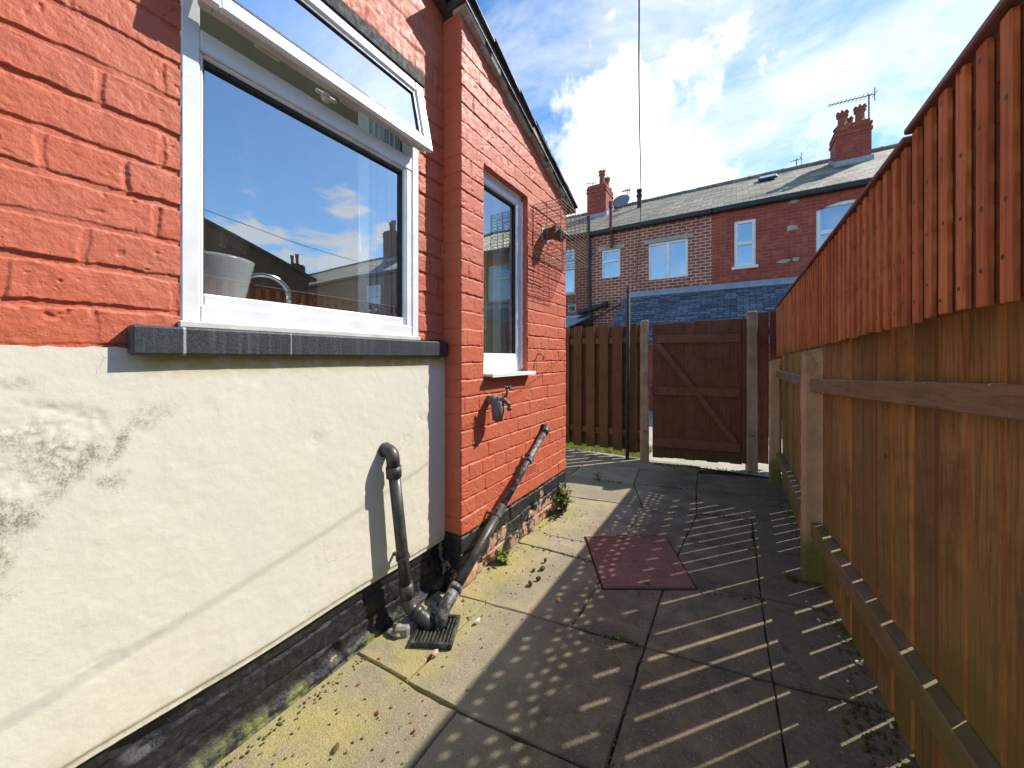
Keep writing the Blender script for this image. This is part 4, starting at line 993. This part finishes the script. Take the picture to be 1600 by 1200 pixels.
def house_window(par, o, y, bars=(), mull=(), sill=None, lint=None, fw=.06, arch=0):
    a, b, c, d = o; yf = y+.03
    f = MB()
    f.box(a, a+fw, yf, yf+.06, c, d, .004); f.box(b-fw, b, yf, yf+.06, c, d, .004); f.box(a+fw, b-fw, yf+.001, yf+.059, c, c+fw*1.1, .004); f.box(a+fw, b-fw, yf+.001, yf+.059, d-fw, d, .004)
    for z in bars: f.box(a+fw, b-fw, yf-.006, yf+.055, z-fw*.6, z+fw*.6, .004)
    for x in mull: f.box(x-fw*.55, x+fw*.55, yf-.004, yf+.055, c+fw, d-fw, .004)
    w = f.build('window', UPVC, par)
    m_ = MB(); m_.box(a+fw*.6, b-fw*.6, yf+.030, yf+.036, c+fw*.6, d-fw*.6); m_.build('pane', GLASS_FAR, w)
    m_ = MB(); m_.box(a, b, y+.16, y+.17, c, d); m_.build('inner_curtain', BLIND if len(mull) else TILE, w)
    if sill: m_ = MB(); m_.box(a-.05, b+.05, y-.05, y+.05, c-.07, c-.001, .006); m_.build('sill', sill, w)
    if lint: m_ = MB(); m_.box(a-.12, b+.12, y-.006, y+.05, d+.001, d+.12, .004); m_.build('lintel', lint, w)
    if arch:
        m_ = MB(); n = 12; poly = [(a, y-.002, d+.0)]+[(a+(b-a)*k/n, y-.002, d-arch+arch*math.sin(math.pi*k/n)) for k in range(n+1)]+[(b, y-.002, d)]
        m_.prism(poly[1:-1]+[(b, y-.002, d+.001), (a, y-.002, d+.001)], (0, .08, 0)); m_.build('brick_arch', BR_C, w)
    return w
def terrace(x0, x1, mat, label, ops, ridge=True):
    h = thing('terraced_house', ((x0+x1)/2, YF, 0), label, 'house', 'terraced houses behind the gate')
    m_ = MB(); facade(m_, x0, x1, 0, EZ+.05, YF, [o['o'] for o in ops])
    m_.add([(x0, YF, 0), (x0, RY+3.6, 0), (x0, RY+3.6, EZ), (x0, RY, RZ-.05), (x0, YF, EZ)], [(0, 1, 2, 3, 4)])
    m_.add([(x1, YF, 0), (x1, RY+3.6, 0), (x1, RY+3.6, EZ), (x1, RY, RZ-.05), (x1, YF, EZ)], [(4, 3, 2, 1, 0)])
    m_.build('wall', mat, h, recalc=False)
    for o in ops:
        k = dict(o); op = k.pop('o'); house_window(h, op, YF, **k)
    m_ = MB(); m_.add([(x0, YF-.14, roofz(YF-.14)+.06), (x1, YF-.14, roofz(YF-.14)+.06), (x1, RY, RZ+.06), (x0, RY, RZ+.06), (x0, YF-.14, roofz(YF-.14)), (x1, YF-.14, roofz(YF-.14)), (x1, RY, RZ), (x0, RY, RZ), (x0, RY+3.6, EZ+.06), (x1, RY+3.6, EZ+.06)], [(0, 1, 2, 3), (4, 7, 6, 5), (0, 4, 5, 1), (0, 3, 7, 4), (1, 5, 6, 2), (3, 2, 9, 8)])
    m_.build('roof', SLATE, h)
    m_ = MB(); x = x0
    while x < x1-.01:
        xe = min(x+.45, x1); m_.tube([(x+.004, RY, RZ+.065), (xe-.004, RY, RZ+.065)], .085+.004*math.sin(x*9), 10); m_.tube([(xe-.03, RY, RZ+.066), (xe+.0, RY, RZ+.066)], .098, 10); x = xe
    m_.build('ridge_tiles', simple('grey ridge tiles', (.22, .21, .19), (.15, .145, .135), .8) if 'rt' not in globals() else rt, h)
    m_ = MB(); m_.box(x0, x1, YF-.16, YF-.002, EZ-.155, EZ-.03, .02); m_.build('gutter', GUTTER, h)
    return h
rt = simple('grey ridge tiles', (.22, .21, .19), (.15, .145, .135), .8)
hA = terrace(-13, -3.83, BR_A, 'red brick terraced house at the left behind the extension corner', [dict(o=(-4.95, -4.33, 3.22, 4.62), bars=(4.02,), sill=STONE)])
hB = terrace(-3.828, -.536, BR_B, 'terraced house with pale mortar joints and a two pane white window', [dict(o=(-3.463, -2.907, 3.557, 4.396), bars=(4.06,), lint=STONE, fw=.055), dict(o=(-2.118, -1.105, 3.352, 4.375), mull=(-1.60,), lint=STONE)])
hC = terrace(-.534, 6.2, BR_C, 'dark red brick terraced house with a tall slim white window', [dict(o=(-.055, .40, 3.45, 4.60), bars=(4.03,), sill=UPVC, fw=.075), dict(o=(1.545, 2.60, 2.95, 4.66), bars=(4.02,), fw=.08, arch=.14), dict(o=(4.2, 5.2, 3.2, 4.5), bars=(4.0,), sill=STONE)])
hD = terrace(6.202, 15, BR_A, 'terraced house mirrored at the right of the kitchen window glass', [dict(o=(7.6, 8.6, 3.2, 4.5), bars=(4.0,), sill=STONE), dict(o=(11.0, 12.0, 3.2, 4.5), bars=(4.0,), sill=STONE), dict(o=(7.4, 9.0, .9, 2.4), mull=(8.2,), sill=STONE), dict(o=(10.4, 12.4, .2, 2.4), mull=(11.0, 11.7))])
hE = terrace(15.002, 31, BR_A, 'terraced house mirrored near the middle of the kitchen window glass', [dict(o=(17.6, 18.6, 3.2, 4.5), bars=(4.0,), sill=STONE), dict(o=(21.0, 22.0, 3.2, 4.5), bars=(4.0,), sill=STONE)])
def pot(m_, x, y, z, h=.42, r=.11):
    m_.lathe([(r*1.12, 0), (r*1.15, .05), (r*.92, .08), (r*.86, h*.55), (r*.92, h*.72), (r*1.18, h*.76), (r*1.18, h*.82), (r*.96, h*.85), (r*1.0, h*.93), (r*1.15, h), (r*.75, h), (r*.7, h*.5)], (x, y, z), 14)
    for k in range(7):
        a = k*math.pi*2/7; m_.bbox((x+r*1.02*math.cos(a), y+r*1.02*math.sin(a), z+h+.015), (.05, .05, .06), Matrix.Rotation(a, 3, 'Z'), .008)
def chimney(par, x0, x1, y0, y1, zt, mat, pots):
    zb = roofz(y0)-.15
    m_ = MB(); m_.box(x0, x1, y0, y1, zb, zt-.16); m_.box(x0-.025, x1+.025, y0-.025, y1+.025, zt-.3, zt-.22); m_.box(x0-.02, x1+.02, y0-.02, y1+.02, zt-.1601, zt-.08); m_.box(x0+.02, x1-.02, y0+.02, y1-.02, zt-.0801, zt)
    ch = m_.build('chimney', mat, par)
    m_ = MB(); m_.prism([(x0-.04, y0-.03, roofz(y0)+.0), (x0-.04, y1, roofz(y1)+.0), (x0-.04, y1, roofz(y1)+.16), (x0-.04, y0-.03, roofz(y0)+.18)], (x1-x0+.08, 0, 0)); m_.build('flashing', LEAD, ch)
    for (x, y, h) in pots:
        m_ = MB(); m_.lathe([(.0, .06), (.15, .06), (.20, 0)], (x, y, zt-.01), 12); pot(m_, x, y, zt+.03, h); m_.build('chimney_pot', TERRA, ch)
chimney(hC, 2.30, 3.00, 13.0, 13.75, 7.46, BR_C, [(2.46, 13.2, .36), (2.62, 13.55, .32), (2.82, 13.22, .40)])
chimney(hB, -4.80, -4.08, 13.1, 14.0, 7.64, BR_C, [(-4.32, 13.4, .52), (-4.25, 13.75, .38)])
chimney(hD, 12.9, 13.7, 13.0, 13.8, 8.0, BR_A, [(13.1, 13.3, .5), (13.45, 13.4, .5)])
chimney(hE, 23.3, 24.6, 13.2, 14.0, 7.75, BR_N, [(23.6, 13.6, .75), (24.3, 13.6, .75)])
# fittings on the terrace
mb = MB(); mb.box(.55, 1.02, 13.05, 13.5, roofz(13.27)+.10, roofz(13.27)+.17, .02); mb.v = [(x, y, z+(y-13.27)*math.tan(SL)) for x, y, z in mb.v]; sk = mb.build('skylight', GUTTER, hC)
mb = MB(); mb.box(.60, .97, 13.10, 13.45, roofz(13.27)+.172, roofz(13.27)+.18); mb.v = [(x, y, z+(y-13.27)*math.tan(SL)) for x, y, z in mb.v]; mb.build('pane', GLASS_FAR, sk)
mb = MB(); mb.tube([(-2.914, 13.2, roofz(13.2)), (-2.914, 13.2, 7.02)], .075, 12); mb.tube([(-2.914, 13.2, 6.85), (-2.914, 13.2, 6.92)], .10, 12); mb.tube([(-2.914, 13.2, 7.02), (-2.914, 13.2, 7.10)], .095, 12); mb.build('vent_pipe', GUTTER, hB)
mb = MB(); mb.tube([(-3.133, YF-.08, 4.42), (-3.133, YF-.08, 4.78), (-3.12, YF-.22, 4.9), (-3.12, YF-.22, 5.55)], .045, 10); mb.tube([(-3.12, YF-.22, 5.55), (-3.12, YF-.22, 5.72)], .06, 8); mb.build('soil_pipe', simple('brown red soil pipe', (.14, .045, .035), (.10, .035, .03), .6), hB)
mb = MB(); mb.tube([(-3.83, YF-.09, EZ-.09), (-3.82, YF-.09, 2.9), (-3.77, YF-.09, 2.5), (-3.76, YF-.09, .1)], .055, 10); mb.tube([(-3.83, YF-.12, EZ-.12), (-3.83, YF-.12, EZ+.45)], .06, 10)
for z in (4.3, 3.2, 2.6): mb.tube([(-3.825, YF-.09, z), (-3.825, YF-.09, z+.10)], .075, 10)
mb.build('downpipe', GUTTER, hB)
mb = MB(); mb.tube([(-4.15, YF-.12, 2.55), (-3.80, YF-.12, 2.62), (-3.35, YF-.12, 2.74)], .07, 10); mb.tube([(-3.35, YF-.12, 2.74), (-3.25, YF-.12, 2.76)], .10, 10); mb.tube([(-4.7, YF-.3, 2.15), (-3.85, YF-.12, 2.5)], .03, 8); mb.tube([(-3.78, YF-.12, 2.3), (-2.7, YF-.35, 2.72)], .025, 8); mb.build('branch_pipes', GUTTER, hB)
mb = MB(); mb.box(-4.55, -4.28, YF-.01, YF+.01, 2.60, 2.85, .01); mb.build('vent_plate', STONE, hA); mb = MB(); mb.tube([(-4.41, YF-.01, 2.72), (-4.41, YF-.09, 2.72)], .07, 12); mb.build('vent_outlet', IRON, hA)
mb = MB(); rq = random.Random(3)                         # patches where the brick face has been mended with pale mortar
def patch(cx, cz, rx, rz):
    poly = []
    for k in range(11):
        a = k*2*math.pi/11; q_ = rq.uniform(.6, 1.15); poly.append((cx+rx*q_*math.cos(a), YF-.008, cz+rz*q_*math.sin(a)))
    mb.prism(poly, (0, .016, 0))
patch(1.10, 4.22, .14, .075); patch(.95, 3.46, .14, .05); patch(1.18, 3.48, .07, .05); patch(1.13, 4.83, .11, .05)
mb.build('mortar_patch', STONE, hC)
# slate lean-to roofs in front
lt = thing('lean_to', (-.7, 9.6, 0), 'blue grey slate lean-to roof behind the gate', 'outbuilding')
LZ = lambda y: 2.99-(YF-y)*.645
mb = MB(); mb.box(-2.66, 6.0, 8.5, YF-.002, 0, LZ(8.5)-.05); mb.prism([(-2.66, 8.5, LZ(8.5)-.051), (-2.66, YF-.002, LZ(8.5)-.051), (-2.66, YF-.002, LZ(YF)-.05)], (8.6, 0, 0)); mb.build('wall', BR_C, lt)
mb = MB(); mb.add([(-2.74, YF-.003, 2.99), (6.1, YF-.003, 2.99), (6.1, 8.35, LZ(8.35)), (-2.74, 8.35, LZ(8.35)), (-2.74, YF-.003, 2.95), (6.1, YF-.003, 2.95), (6.1, 8.35, LZ(8.35)-.04), (-2.74, 8.35, LZ(8.35)-.04)], [(0, 3, 2, 1), (4, 5, 6, 7), (0, 4, 7, 3), (1, 2, 6, 5), (3, 7, 6, 2)]); mb.build('roof', SLATE_B, lt)
mb = MB(); r6 = random.Random(2); x = -2.74
while x < 6.0:
    w = r6.uniform(.35, .6); mb.prism([(x, YF-.02, 3.06), (x, YF-.003, 3.06), (x, YF-.003, 2.97), (x, YF-.16, LZ(YF-.16)+.004), (x, YF-.16, LZ(YF-.16)+.014)], (w+.01, 0, 0)); x += w
mb.build('flashing', LEAD, lt)
l2 = thing('lean_to', (-5.2, 9.9, 0), 'small grey lean-to roof low at the left behind the slatted fence', 'outbuilding')
mb = MB(); mb.box(-7, -3.95, 9.3, YF-.002, 0, 2.0); mb.build('wall', BR_A, l2)
mb = MB(); mb.prism([(-7.1, YF-.002, 2.42), (-7.1, 9.15, 2.02), (-7.1, 9.15, 1.98), (-7.1, YF-.002, 2.37)], (3.2, 0, 0)); mb.build('roof', simple('grey corrugated sheet', (.42, .45, .48), (.32, .34, .36), .5), l2)
mb = MB(); mb.box(-7.1, -3.85, YF-.03, YF-.003, 2.40, 2.50, .005); mb.build('flashing', LEAD, l2)
# distant house
dh = thing('distant_house', (-12, 24, 0), 'distant house with a blue grey roof showing over the left terrace ridge', 'house')
mb = MB(); mb.box(-18, -9.0, 21.5, 27, 0, 9.0); mb.build('wall', BR_A, dh)
mb = MB(); mb.prism([(-18.2, 21.2, 8.9), (-18.2, 24.2, 11.3), (-18.2, 27.3, 8.9)], (9.3, 0, 0)); mb.build('roof', mat_slate('far slates', (.15, .17, .20), (.20, .22, .26), (.06, .07, .08), .3, .2, R(38)), dh)

# aerials
def aerial(x, y, z0, z1, ang, n, ln, label, up=0, r=.018):
    t = thing('tv_aerial', (x, y, z0), label, 'aerial', 'television aerials on the terrace roofs')
    m_ = MB(); m_.tube([(x, y, z0), (x, y, z1)], r, 6); m_.build('mast', ALU, t)
    m_ = MB(); ca, sa = math.cos(ang), math.sin(ang)
    p0 = (x-ca*.12, y-sa*.12, z1-.02); p1 = (x+ca*ln, y+sa*ln, z1-.02+up); m_.tube([p0, p1], r*.7, 6); m_.build('boom', ALU, t)
    m_ = MB()
    for k in range(n):
        f = k/(n-1); c = Vector(p0).lerp(Vector(p1), f); hl = .16*(1-.5*f); m_.tube([(c.x-sa*hl, c.y+ca*hl, c.z), (c.x+sa*hl, c.y-ca*hl, c.z)], r*.5, 5)
    m_.tube([(x-ca*.12, y-sa*.12, z1-.2), (x-ca*.12, y-sa*.12, z1+.16)], r*.6, 5); m_.build('elements', ALU, t)
aerial(3.06, 13.5, 6.3, 8.34, R(187), 12, .85, 'tall television aerial with a long boom beside the right chimney', -.03)
aerial(-5.1, 14.6, 7.0, 8.48, R(200), 5, .28, 'television aerial standing behind the left chimney', .02)
aerial(-3.62, 14.4, 6.9, 7.72, R(140), 6, .35, 'small television aerial between the left chimney and the black vent pipe', .12)
aerial(1.6, 14.4, 7.0, 7.42, R(160), 4, .15, 'tiny aerial on the ridge above the skylight', 0, .014)
ds = thing('satellite_dish', (-3.75, 13.9, 6.9), 'round satellite dish behind the left chimney', 'satellite dish')
mb = MB(); mb.lathe([(0, 0), (.12, .012), (.24, .05), (.33, .10), (.335, .09), (.24, .035), (.12, -.005), (0, -.015)], (0, 0, 0), 22); Mx = Matrix.Rotation(R(60), 3, 'X') @ Matrix.Rotation(0, 3, 'Z')
mb.v = [tuple(Mx@Vector(v)+Vector((-3.75, 14.0, 7.12))) for v in mb.v]; mb.build('dish', simple('blue grey dish', (.25, .30, .36), (.2, .24, .3), .5), ds, True)
mb = MB(); mb.tube([(-3.75, 14.05, 6.85), (-3.75, 14.03, 7.1)], .03, 8); mb.build('bracket', ALU, ds)

# neighbour's outrigger, seen as a reflection in the kitchen window
nb = thing('neighbour_outrigger', (6.6, 2, 0), 'dark brown brick gable with a sloping roof mirrored in the kitchen window', 'house')
zt = lambda y: 3.58-.345*(y-2.55)
mb = MB(); mb.prism([(5.5, -3.0, 0), (5.5, 4.45, 0), (5.5, 4.45, zt(4.45)), (5.5, -3.0, zt(-3.0))], (3, 0, 0)); mb.build('wall', BR_N, nb)
mb = MB(); mb.prism([(5.4, -3.05, zt(-3.05)+.004), (5.4, 4.6, zt(4.6)+.004), (5.4, 4.6, zt(4.6)+.06), (5.4, -3.05, zt(-3.05)+.06)], (3.2, 0, 0)); mb.build('roof', SLATE_E, nb)

# ------------------------------------------------------------------ weeds, moss and debris
def leaf(mb, p, d, up, ln, w):
    d = Vector(d).normalized(); s_ = d.cross(Vector(up)); s_ = s_.normalized() if s_.length > 1e-4 else Vector((1, 0, 0)); n_ = s_.cross(d)
    p = Vector(p); q = [p, p+d*ln*.35+s_*w-n_*ln*.04, p+d*ln*.4-n_*ln*.0, p+d*ln*.35-s_*w-n_*ln*.04, p+d*ln*.78+s_*w*.6-n_*ln*.1, p+d*ln*.78-s_*w*.6-n_*ln*.1, p+d*ln-n_*ln*.2]
    mb.add(q, [(0, 1, 2), (0, 2, 3), (1, 4, 2), (2, 4, 5), (2, 5, 3), (4, 6, 5)])
def weed(name, x, y, h, sp, n, label, dry=.3, lw=.011, ll=.03, seed=1):
    t = thing(name, (x, y, 0), label, 'weed'); r_ = random.Random(seed); st = MB(); gl = MB(); dl = MB()
    for k in range(n):
        a = r_.uniform(0, 6.283); lean = r_.uniform(.05, 1)*sp; hh = h*r_.uniform(.35, 1)
        b = Vector((x+r_.uniform(-.35, .35)*sp, y+r_.uniform(-.35, .35)*sp, -.01)); e = b+Vector((math.cos(a)*lean, math.sin(a)*lean, hh)); m_ = b.lerp(e, .5)+Vector((0, 0, hh*.12))
        st.tube([b, m_, e], [.0022, .0017, .001], 5)
        for i in range(r_.randint(6, 11)):
            f = r_.uniform(.25, 1.0); p = b.lerp(m_, f*2) if f < .5 else m_.lerp(e, f*2-1); aa = r_.uniform(0, 6.283)
            leaf(dl if r_.random() < dry else gl, p, (math.cos(aa), math.sin(aa), r_.uniform(-.2, .8)), (0, 0, 1), ll*r_.uniform(.5, 1.2), lw*r_.uniform(.5, 1.1))
    st.build('stems', LEAF_D, t); gl.build('green_leaves', LEAF, t, recalc=False)
    if dl.v: dl.build('dry_leaves', LEAF_D, t, recalc=False)
weed('weed', -1.115, 2.53, .20, .085, 26, 'bushy half dry weed at the far corner of the orange wall', .5, .014, .044, 3)
weed('weed', -1.128, 1.715, .085, .045, 7, 'small bright green weed at the foot of the sloping pipe wall', .12, .014, .038, 5)
weed('grass_tuft', -1.10, 3.30, .13, .035, 4, 'thin dry grass tuft in the shaded paving by the slatted fence', .7, .004, .05, 7)
weed('weed', -.40, 1.50, .02, .015, 3, 'tiny green seedling at the end of the long dark paving joint', .0, .006, .016, 9)
weed('weed', .24, 2.36, .05, .04, 6, 'small mossy weed at the foot of the near concrete fence post', .4, .006, .02, 10)

ms = MB(); rm = random.Random(44)
def moss_run(a, b, n, spread=.008, s0=.004, s1=.011, zc=.0):
    a, b = Vector(a), Vector(b)
    for k in range(n):
        p = a.lerp(b, rm.random())+Vector((rm.gauss(0, spread), rm.gauss(0, spread))); s_ = rm.uniform(s0, s1)
        bm = bmesh.new(); bmesh.ops.create_icosphere(bm, subdivisions=1, radius=s_)
        ms.add([(p.x+v.co.x*rm.uniform(.8, 1.3), p.y+v.co.y*rm.uniform(.8, 1.3), zc+v.co.z*.5*rm.uniform(.6, 1.2)) for v in bm.verts], [[v.index for v in f.verts] for f in bm.faces]) if bm.verts.index_update() is None else None
        bm.free()
moss_run((-.30, 2.98), (.09, 3.10), 70); moss_run((.09, 3.10), (.097, 2.62), 14); moss_run((-.28, 2.5), (.097, 2.62), 16)
moss_run((-.60, 1.455), (-.31, 1.505), 10, .005); moss_run((-.80, 2.235), (-.40, 2.485), 90, .014, .004, .012); moss_run((-1.19, 2.11), (-.62, 2.18), 26, .006)
moss_run((-1.19, 1.94), (-.62, 1.985), 30, .006); moss_run((-1.13, 1.42), (-1.13, 2.6), 110, .012, .002, .006); moss_run((-1.225, -.2), (-1.215, .95), 150, .010, .002, .006)
moss_run((-.31, 1.0), (-.31, 1.5), 16, .004, .003, .006); moss_run((.38, 1.2), (.36, 2.3), 260, .035, .003, .010); moss_run((.36, 2.5), (.30, 4.0), 200, .04, .003, .010); moss_run((.25, 2.35), (.38, 2.37), 40, .015, .005, .014)
moss_run((-.15, 1.99), (.10, 2.09), 26, .010); moss_run((-.80, 3.40), (.3, 3.7), 40, .01); moss_run((-1.15, 3.35), (-.9, 3.38), 20, .01)
moss_run((-.82, 4.15), (.2, 4.40), 200, .03, .003, .010)
tag(ms.build('moss', MOSS, None, True), kind='stuff')
gs = MB(); rg = random.Random(9)                        # sunlit rough grass beyond the slatted fence
for k in range(6000):
    x = rg.uniform(-3.0, -.9); y = rg.uniform(4.36, 5.0); h = rg.uniform(.02, .075); a = rg.uniform(0, 6.28); dx, dy = math.cos(a)*h*.5, math.sin(a)*h*.5
    w = .0035; gs.add([(x-w, y, -.02), (x+w, y, -.02), (x+dx, y+dy, h-.02)], [(0, 1, 2)])
tag(gs.build('grass', mat_leaf('pale grass', (.16, .20, .035), (.28, .29, .07)), None, recalc=False), kind='stuff')

def lump(name, x, y, s_, mat, label, cat, group, flat=.5, z=0.0, seed=0):
    r_ = random.Random(seed); bm = bmesh.new(); bmesh.ops.create_icosphere(bm, subdivisions=2 if flat > .8 else 1, radius=1)
    ax = (r_.uniform(.7, 1.5), r_.uniform(.5, 1.0), flat*r_.uniform(.7, 1.2)); rz = Matrix.Rotation(r_.uniform(0, 6.28), 3, 'Z')
    bm.verts.index_update(); m_ = MB(); vs = []
    for v in bm.verts: q_ = v.co*r_.uniform(.82, 1.12); vs.append(rz@Vector((q_.x*ax[0]*s_, q_.y*ax[1]*s_, q_.z*ax[2]*s_)))
    mz = min(v.z for v in vs); m_.add([(v.x+x, v.y+y, v.z-mz+z) for v in vs], [[v.index for v in f.verts] for f in bm.faces]); bm.free()
    return tag(recenter(m_.build(name, mat)), label, cat, group)
chips = [(-.842, .788, .009), (-.985, .765, .008), (-.86, .60, .011), (-1.13, .80, .006), (-.72, 1.57, .011), (-1.10, 1.335, .007), (-1.01, 1.26, .006), (-1.16, .905, .007)]
for i, (x, y, s_) in enumerate(chips): lump('brick_chip', x, y, s_, CHIP, 'small orange brick chip lying on the sunlit paving near the wall', 'brick chip', 'orange brick chips on the paving', .55, .001, i+100)
lump('dead_leaf', -1.0, .63, .013, LEAF_D, 'crumpled dark brown leaf on the sunlit slab near the plinth', 'leaf', None, .5, .001, 77)
lump('mortar_crumb', -.955, 1.255, .014, PEB, 'pale mortar crumb lying alone on the sunlit slab beyond the drain', 'stone', None, .7, .001, 78)
lump('mortar_crumb', -.99, 1.03, .022, simple('pinkish brick crumb', (.50, .33, .26), (.42, .26, .2), .85), 'pinkish broken lump on the yellow slab beside the drain grate', 'stone', None, .6, .001, 79)
mosses = [(-.915, 1.83), (-.93, 1.72), (-.895, 1.755), (-.885, 1.60), (-.87, 1.66)]
for i, (x, y) in enumerate(mosses): lump('moss_clump', x, y, .014, MOSS, 'loose clump of moss at the edge of the fence shadow left of the manhole cover', 'moss clump', 'loose moss clumps on the paving', .9, .0, i+200)
pebs = [(.305, 2.05), (.36, 1.98), (.39, 1.84), (.335, 1.72), (.28, 2.18), (.39, 1.70), (.41, 1.58)]
for i, (x, y) in enumerate(pebs): lump('pebble', x, y, random.Random(i).uniform(.004, .011), PEB, 'pale pebble at the foot of the low brown fence', 'pebble', 'pale pebbles along the low fence', .7, .001, i+300)
rc = random.Random(61); gr_ = MB()                        # fine grit and crumbs swept along the joints
for k in range(520):
    if k < 260: x, y = rc.uniform(-1.2, -.78), rc.uniform(.2, 2.6)
    elif k < 420: x, y = rc.gauss(.33, .05), rc.uniform(1.0, 4.0)
    else: x, y = rc.uniform(-.7, .3), rc.uniform(.4, 3.8)
    if x < -1.1 and y > 1.3: x += .12
    s_ = rc.uniform(.0012, .0038); gr_.bbox((x, y, .002), (s_*2, s_*1.4, s_*1.2), Matrix.Rotation(rc.uniform(0, 3), 3, 'Z'), 0)
tag(gr_.build('grit', simple('mixed grit', (.12, .09, .06), (.30, .24, .17), .9, 200, 300, .001, lo=.45, hi=.55)), kind='stuff')
